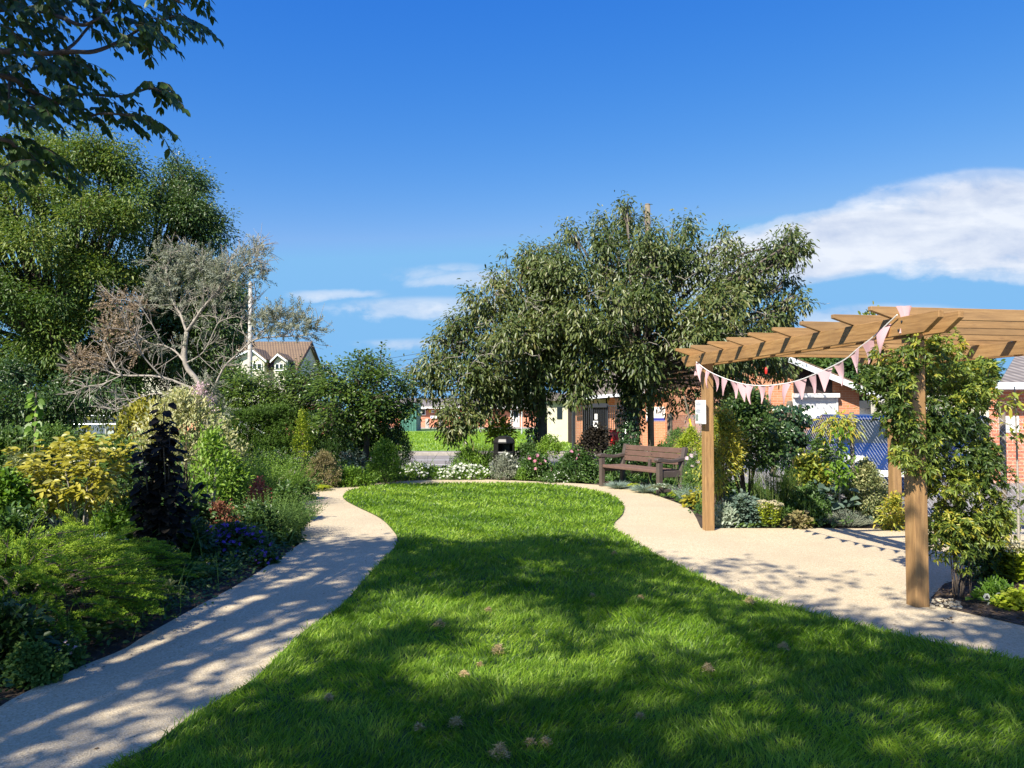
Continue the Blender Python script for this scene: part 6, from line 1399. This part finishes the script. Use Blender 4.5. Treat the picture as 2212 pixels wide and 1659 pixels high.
def sapling(name, label, px, Y, ytop, n, mat, L, W, spread, z0=.35, lean=0):
    x = X(px, Y); h = Z(ytop, Y); root = thing(name, label, 'tree', (x, Y, 0)); g = Geo(); g.tube(bez(np.array([x, Y, 0]), np.array([x + .02, Y, h * .5]), np.array([x + lean, Y, h]), 8), np.linspace(.016, .005, 8), 6); lv = Leaves(); C_ = []
    for i in range(n):
        z = random.uniform(z0 * h, h); a = random.uniform(0, 6.28); b = np.array([x + lean * z / h, Y, z]); e = b + np.array([math.cos(a), math.sin(a), .5]) * spread * random.uniform(.4, 1) * (1.15 - z / h * .6); g.tube([b, e], [.005, .002], 4, False)
        for f in (.4, .7, 1): C_.append(b + (e - b) * f)
    C_ = np.array(C_); clusters(lv, C_, nrm(rng.normal(size=C_.shape) + [0, -.2, .3]), 5, L * .5, L, W, 'out', .3, tj=.2, tb=.6); lv.build('leaves', G[mat], root); g.build('stem', M['barkpale'], root, True)
sapling('sapling', 'thin young fruit tree with sparse leaves in front of the mesh fence', 1809, 10.6, 930, 20, 'bright', .075, .038, .26)
sapling('sapling', 'thin leafy stem at the right edge before the bungalow wall', 2192, 7.4, 835, 12, 'jasmine', .07, .028, .22, .2)
S('fence_climber', 'yellow green climber draped along the mesh fence top', 'climber', 1812, 12.0, 904, 100, 'jasmine', .08, .022, 70, 8, 'droop', ybot=935, tb=.85, stems=0, dr=.3)
S('leafy_shrub', 'small green shrub leaning on the fence behind the peony', 'shrub', 1770, 12.0, 950, 70, 'mid', .06, .03, 120, 10, 'out', tb=.6, ybot=1060)
# jasmine on the near right post
Yj = 6.35
jp = [(1905, 740), (1945, 722), (1997, 716), (2064, 722), (2090, 748), (2148, 765), (2145, 809), (2156, 856), (2135, 934), (2168, 1007), (2186, 1080), (2182, 1140), (2150, 1205), (2100, 1230), (2040, 1215), (2012, 1180), (1997, 1106), (1975, 1074), (1945, 1012), (1925, 962), (1905, 912), (1872, 880), (1852, 836), (1866, 800)]
jl = poly_lobes(jp, Yj - .02, .34, 125, .07, .15)
jl += [(at(1968 + random.uniform(-28, 30), y, 5.90), .085) for y in range(742, 1030, 17)]
js = thing('star_jasmine', 'large glossy jasmine climbing the near right pergola post', 'climber', (X(2068, 6.3), 6.3, 0)); lv = Leaves(); g = Geo()
for c, r in jl:
    n = int((38 if c[2] > .4 else 24) * (r / .12) ** 1.6) + 4; Cn, O = ell_clusters(c, (r, r, r), n, .45, False)
    tbv = .30 + .20 * math.sin(c[2] * 5 + c[0] * 3)
    for p, o in zip(Cn, O):
        m = 7; a = np.arange(m) * 2.4 + rng.normal(size=m) * .7; q = nrm(o + np.array([-.1, -.3, .4]) + rng.normal(size=3) * .4); s = nrm(np.cross(q, [.2, .9, .3])); w2 = np.cross(q, s)
        D = (np.cos(a)[:, None] * s + np.sin(a)[:, None] * w2) * .75 + q * .45 + rng.normal(size=(m, 3)) * .4; hi_ = random.random() < .16
        lv.oval(np.repeat(p[None], m, 0), D, np.tile(q, (m, 1)), .048 * rng.uniform(.6, 1.15, m), .0145, np.clip(rng.normal(tbv + (.42 if hi_ else 0), .13, m), 0, 1), .3, .25, (.35, .7))
base = np.array([X(2068, 6.25), 6.25, 0])
for i in range(16):
    c, r = jl[random.randrange(len(jl))]; b = base + [random.uniform(-.07, .07), random.uniform(-.04, .04), 0]; low = b + np.array([random.uniform(-.08, .1), 0, .55]); g.tube(smooth_curve([b, low, (low + c) / 2 + rng.normal(size=3) * .05, c], 4), np.linspace(.0035 if i > 1 else .008, .002, 13), 5, False)
lv.build('leaves', G['jasmine'], js); g.build('stems', M['bark'], js, True)
S('jasmine', 'yellow green jasmine low at the rear right pergola post', 'climber', 1925, 9.85, 1075, 44, 'jasmine', .05, .018, 130, 9, 'out', tb=.85, stems=5)
S('jasmine', 'sprig of jasmine leaves poking above the pergola rafters', 'climber', 1890, 6.8, 680, 34, 'jasmine', .05, .018, 16, 7, 'up', ybot=705, tb=.5, stems=0)
# near right small bed
sedum('sedum', 'large green sedum with flat cream heads at the right edge', 2172, 6.85, 1165, 100, 40, .075, 14, .10)
S('pansies', 'clump with black centred white pansies near the right edge', 'flowers', 2145, 6.25, 1270, 60, 'bright', .035, .010, 260, 12, 'up', tb=.3, stems=0, dr=.6)
for i, (x, y) in enumerate([(2131, 1289), (2157, 1286), (2140, 1310), (2156, 1320)]):
    c = at(x, y, 6.02); fl = thing('pansy', ['white pansy, upper left bloom of its clump', 'white pansy, upper right bloom of its clump', 'largest white pansy with a black centre, left middle', 'lowest white pansy, right of the largest'][i], 'flower', c)
    s = [.028, .024, .038, .028][i]; lv = Leaves(); a = np.arange(6) / 6 * 6.283; D = np.stack([np.cos(a), np.full(6, -.05), np.sin(a)], 1); lv.oval(np.repeat(c[None], 6, 0), D, np.tile([0, -1., .1], (6, 1)), s, s * 1.0, np.full(6, .7), 0, .05, (.35, .8)); lv.build('petals', G['petal'], fl)
    lv = Leaves(); a = np.array([-.5, 1.57, 3.64]); D = np.stack([np.cos(a), np.full(3, -.05), np.sin(a)], 1); lv.oval(np.repeat((c + [0, -.006, -.002])[None], 3, 0), D, np.tile([0, -1., .1], (3, 1)), s * .55, s * .5, np.full(3, .5), 0, .05, (.35, .8)); lv.build('blotch', G['black'], fl)
S('lime_cover', 'bright lime low foliage at the bottom of the right edge', 'plant', 2195, 5.95, 1296, 90, 'lime', .035, .022, 240, 12, 'flat', tb=.45, stems=0, dr=.6)
rosettes('bergenia', 'shiny bright broad leaves beside the jasmine stems', 'plant', [(2095, 6.15), (2105, 6.05)], 'bright', 6, .12, .065, 1.0, .7, zl=.03)
S('leafy_shrub', 'dark foliage between the jasmine and the large sedum', 'shrub', 2118, 6.9, 1150, 60, 'dark', .05, .02, 170, 11, 'out', tb=.5)
# pebbles by the post
g = Geo()
for i in range(70):
    x, y = gp(random.uniform(2008, 2075), random.uniform(1296, 1316))[:2]; r = random.uniform(.008, .018); V = []; 
    for z in (-.5, .35, .8):
        for a in range(6): V.append((x + math.cos(a * 1.047) * r * (1 if z < .5 else .55), y + math.sin(a * 1.047) * r * (1 if z < .5 else .55), .01 + r * z * .6))
    F = [(i_ * 6 + j, i_ * 6 + (j + 1) % 6, (i_ + 1) * 6 + (j + 1) % 6, (i_ + 1) * 6 + j) for i_ in range(2) for j in range(6)] + [(12, 13, 14, 15, 16, 17)]
    g.add(V, F)
tag(g.build('pebbles', M['pebble'], smooth=True), 'pale pebbles round the foot of the near right post', 'pebbles', kind='stuff')
c = gp(2045, 1342); lv = Leaves(); lv.oval(np.repeat((c + [0, 0, .008])[None], 5, 0) + rng.normal(size=(5, 3)) * [.02, .02, .003], rng.normal(size=(5, 3)) * [1, 1, .2], np.tile([0, 0, 1.], (5, 1)) + rng.normal(size=(5, 3)) * .4, .035, .02, rng.random(5), .2, .3); tag(lv.build('fallen_leaf', G['litter']), 'curled brown fallen leaf on the path by the right post', 'leaf')
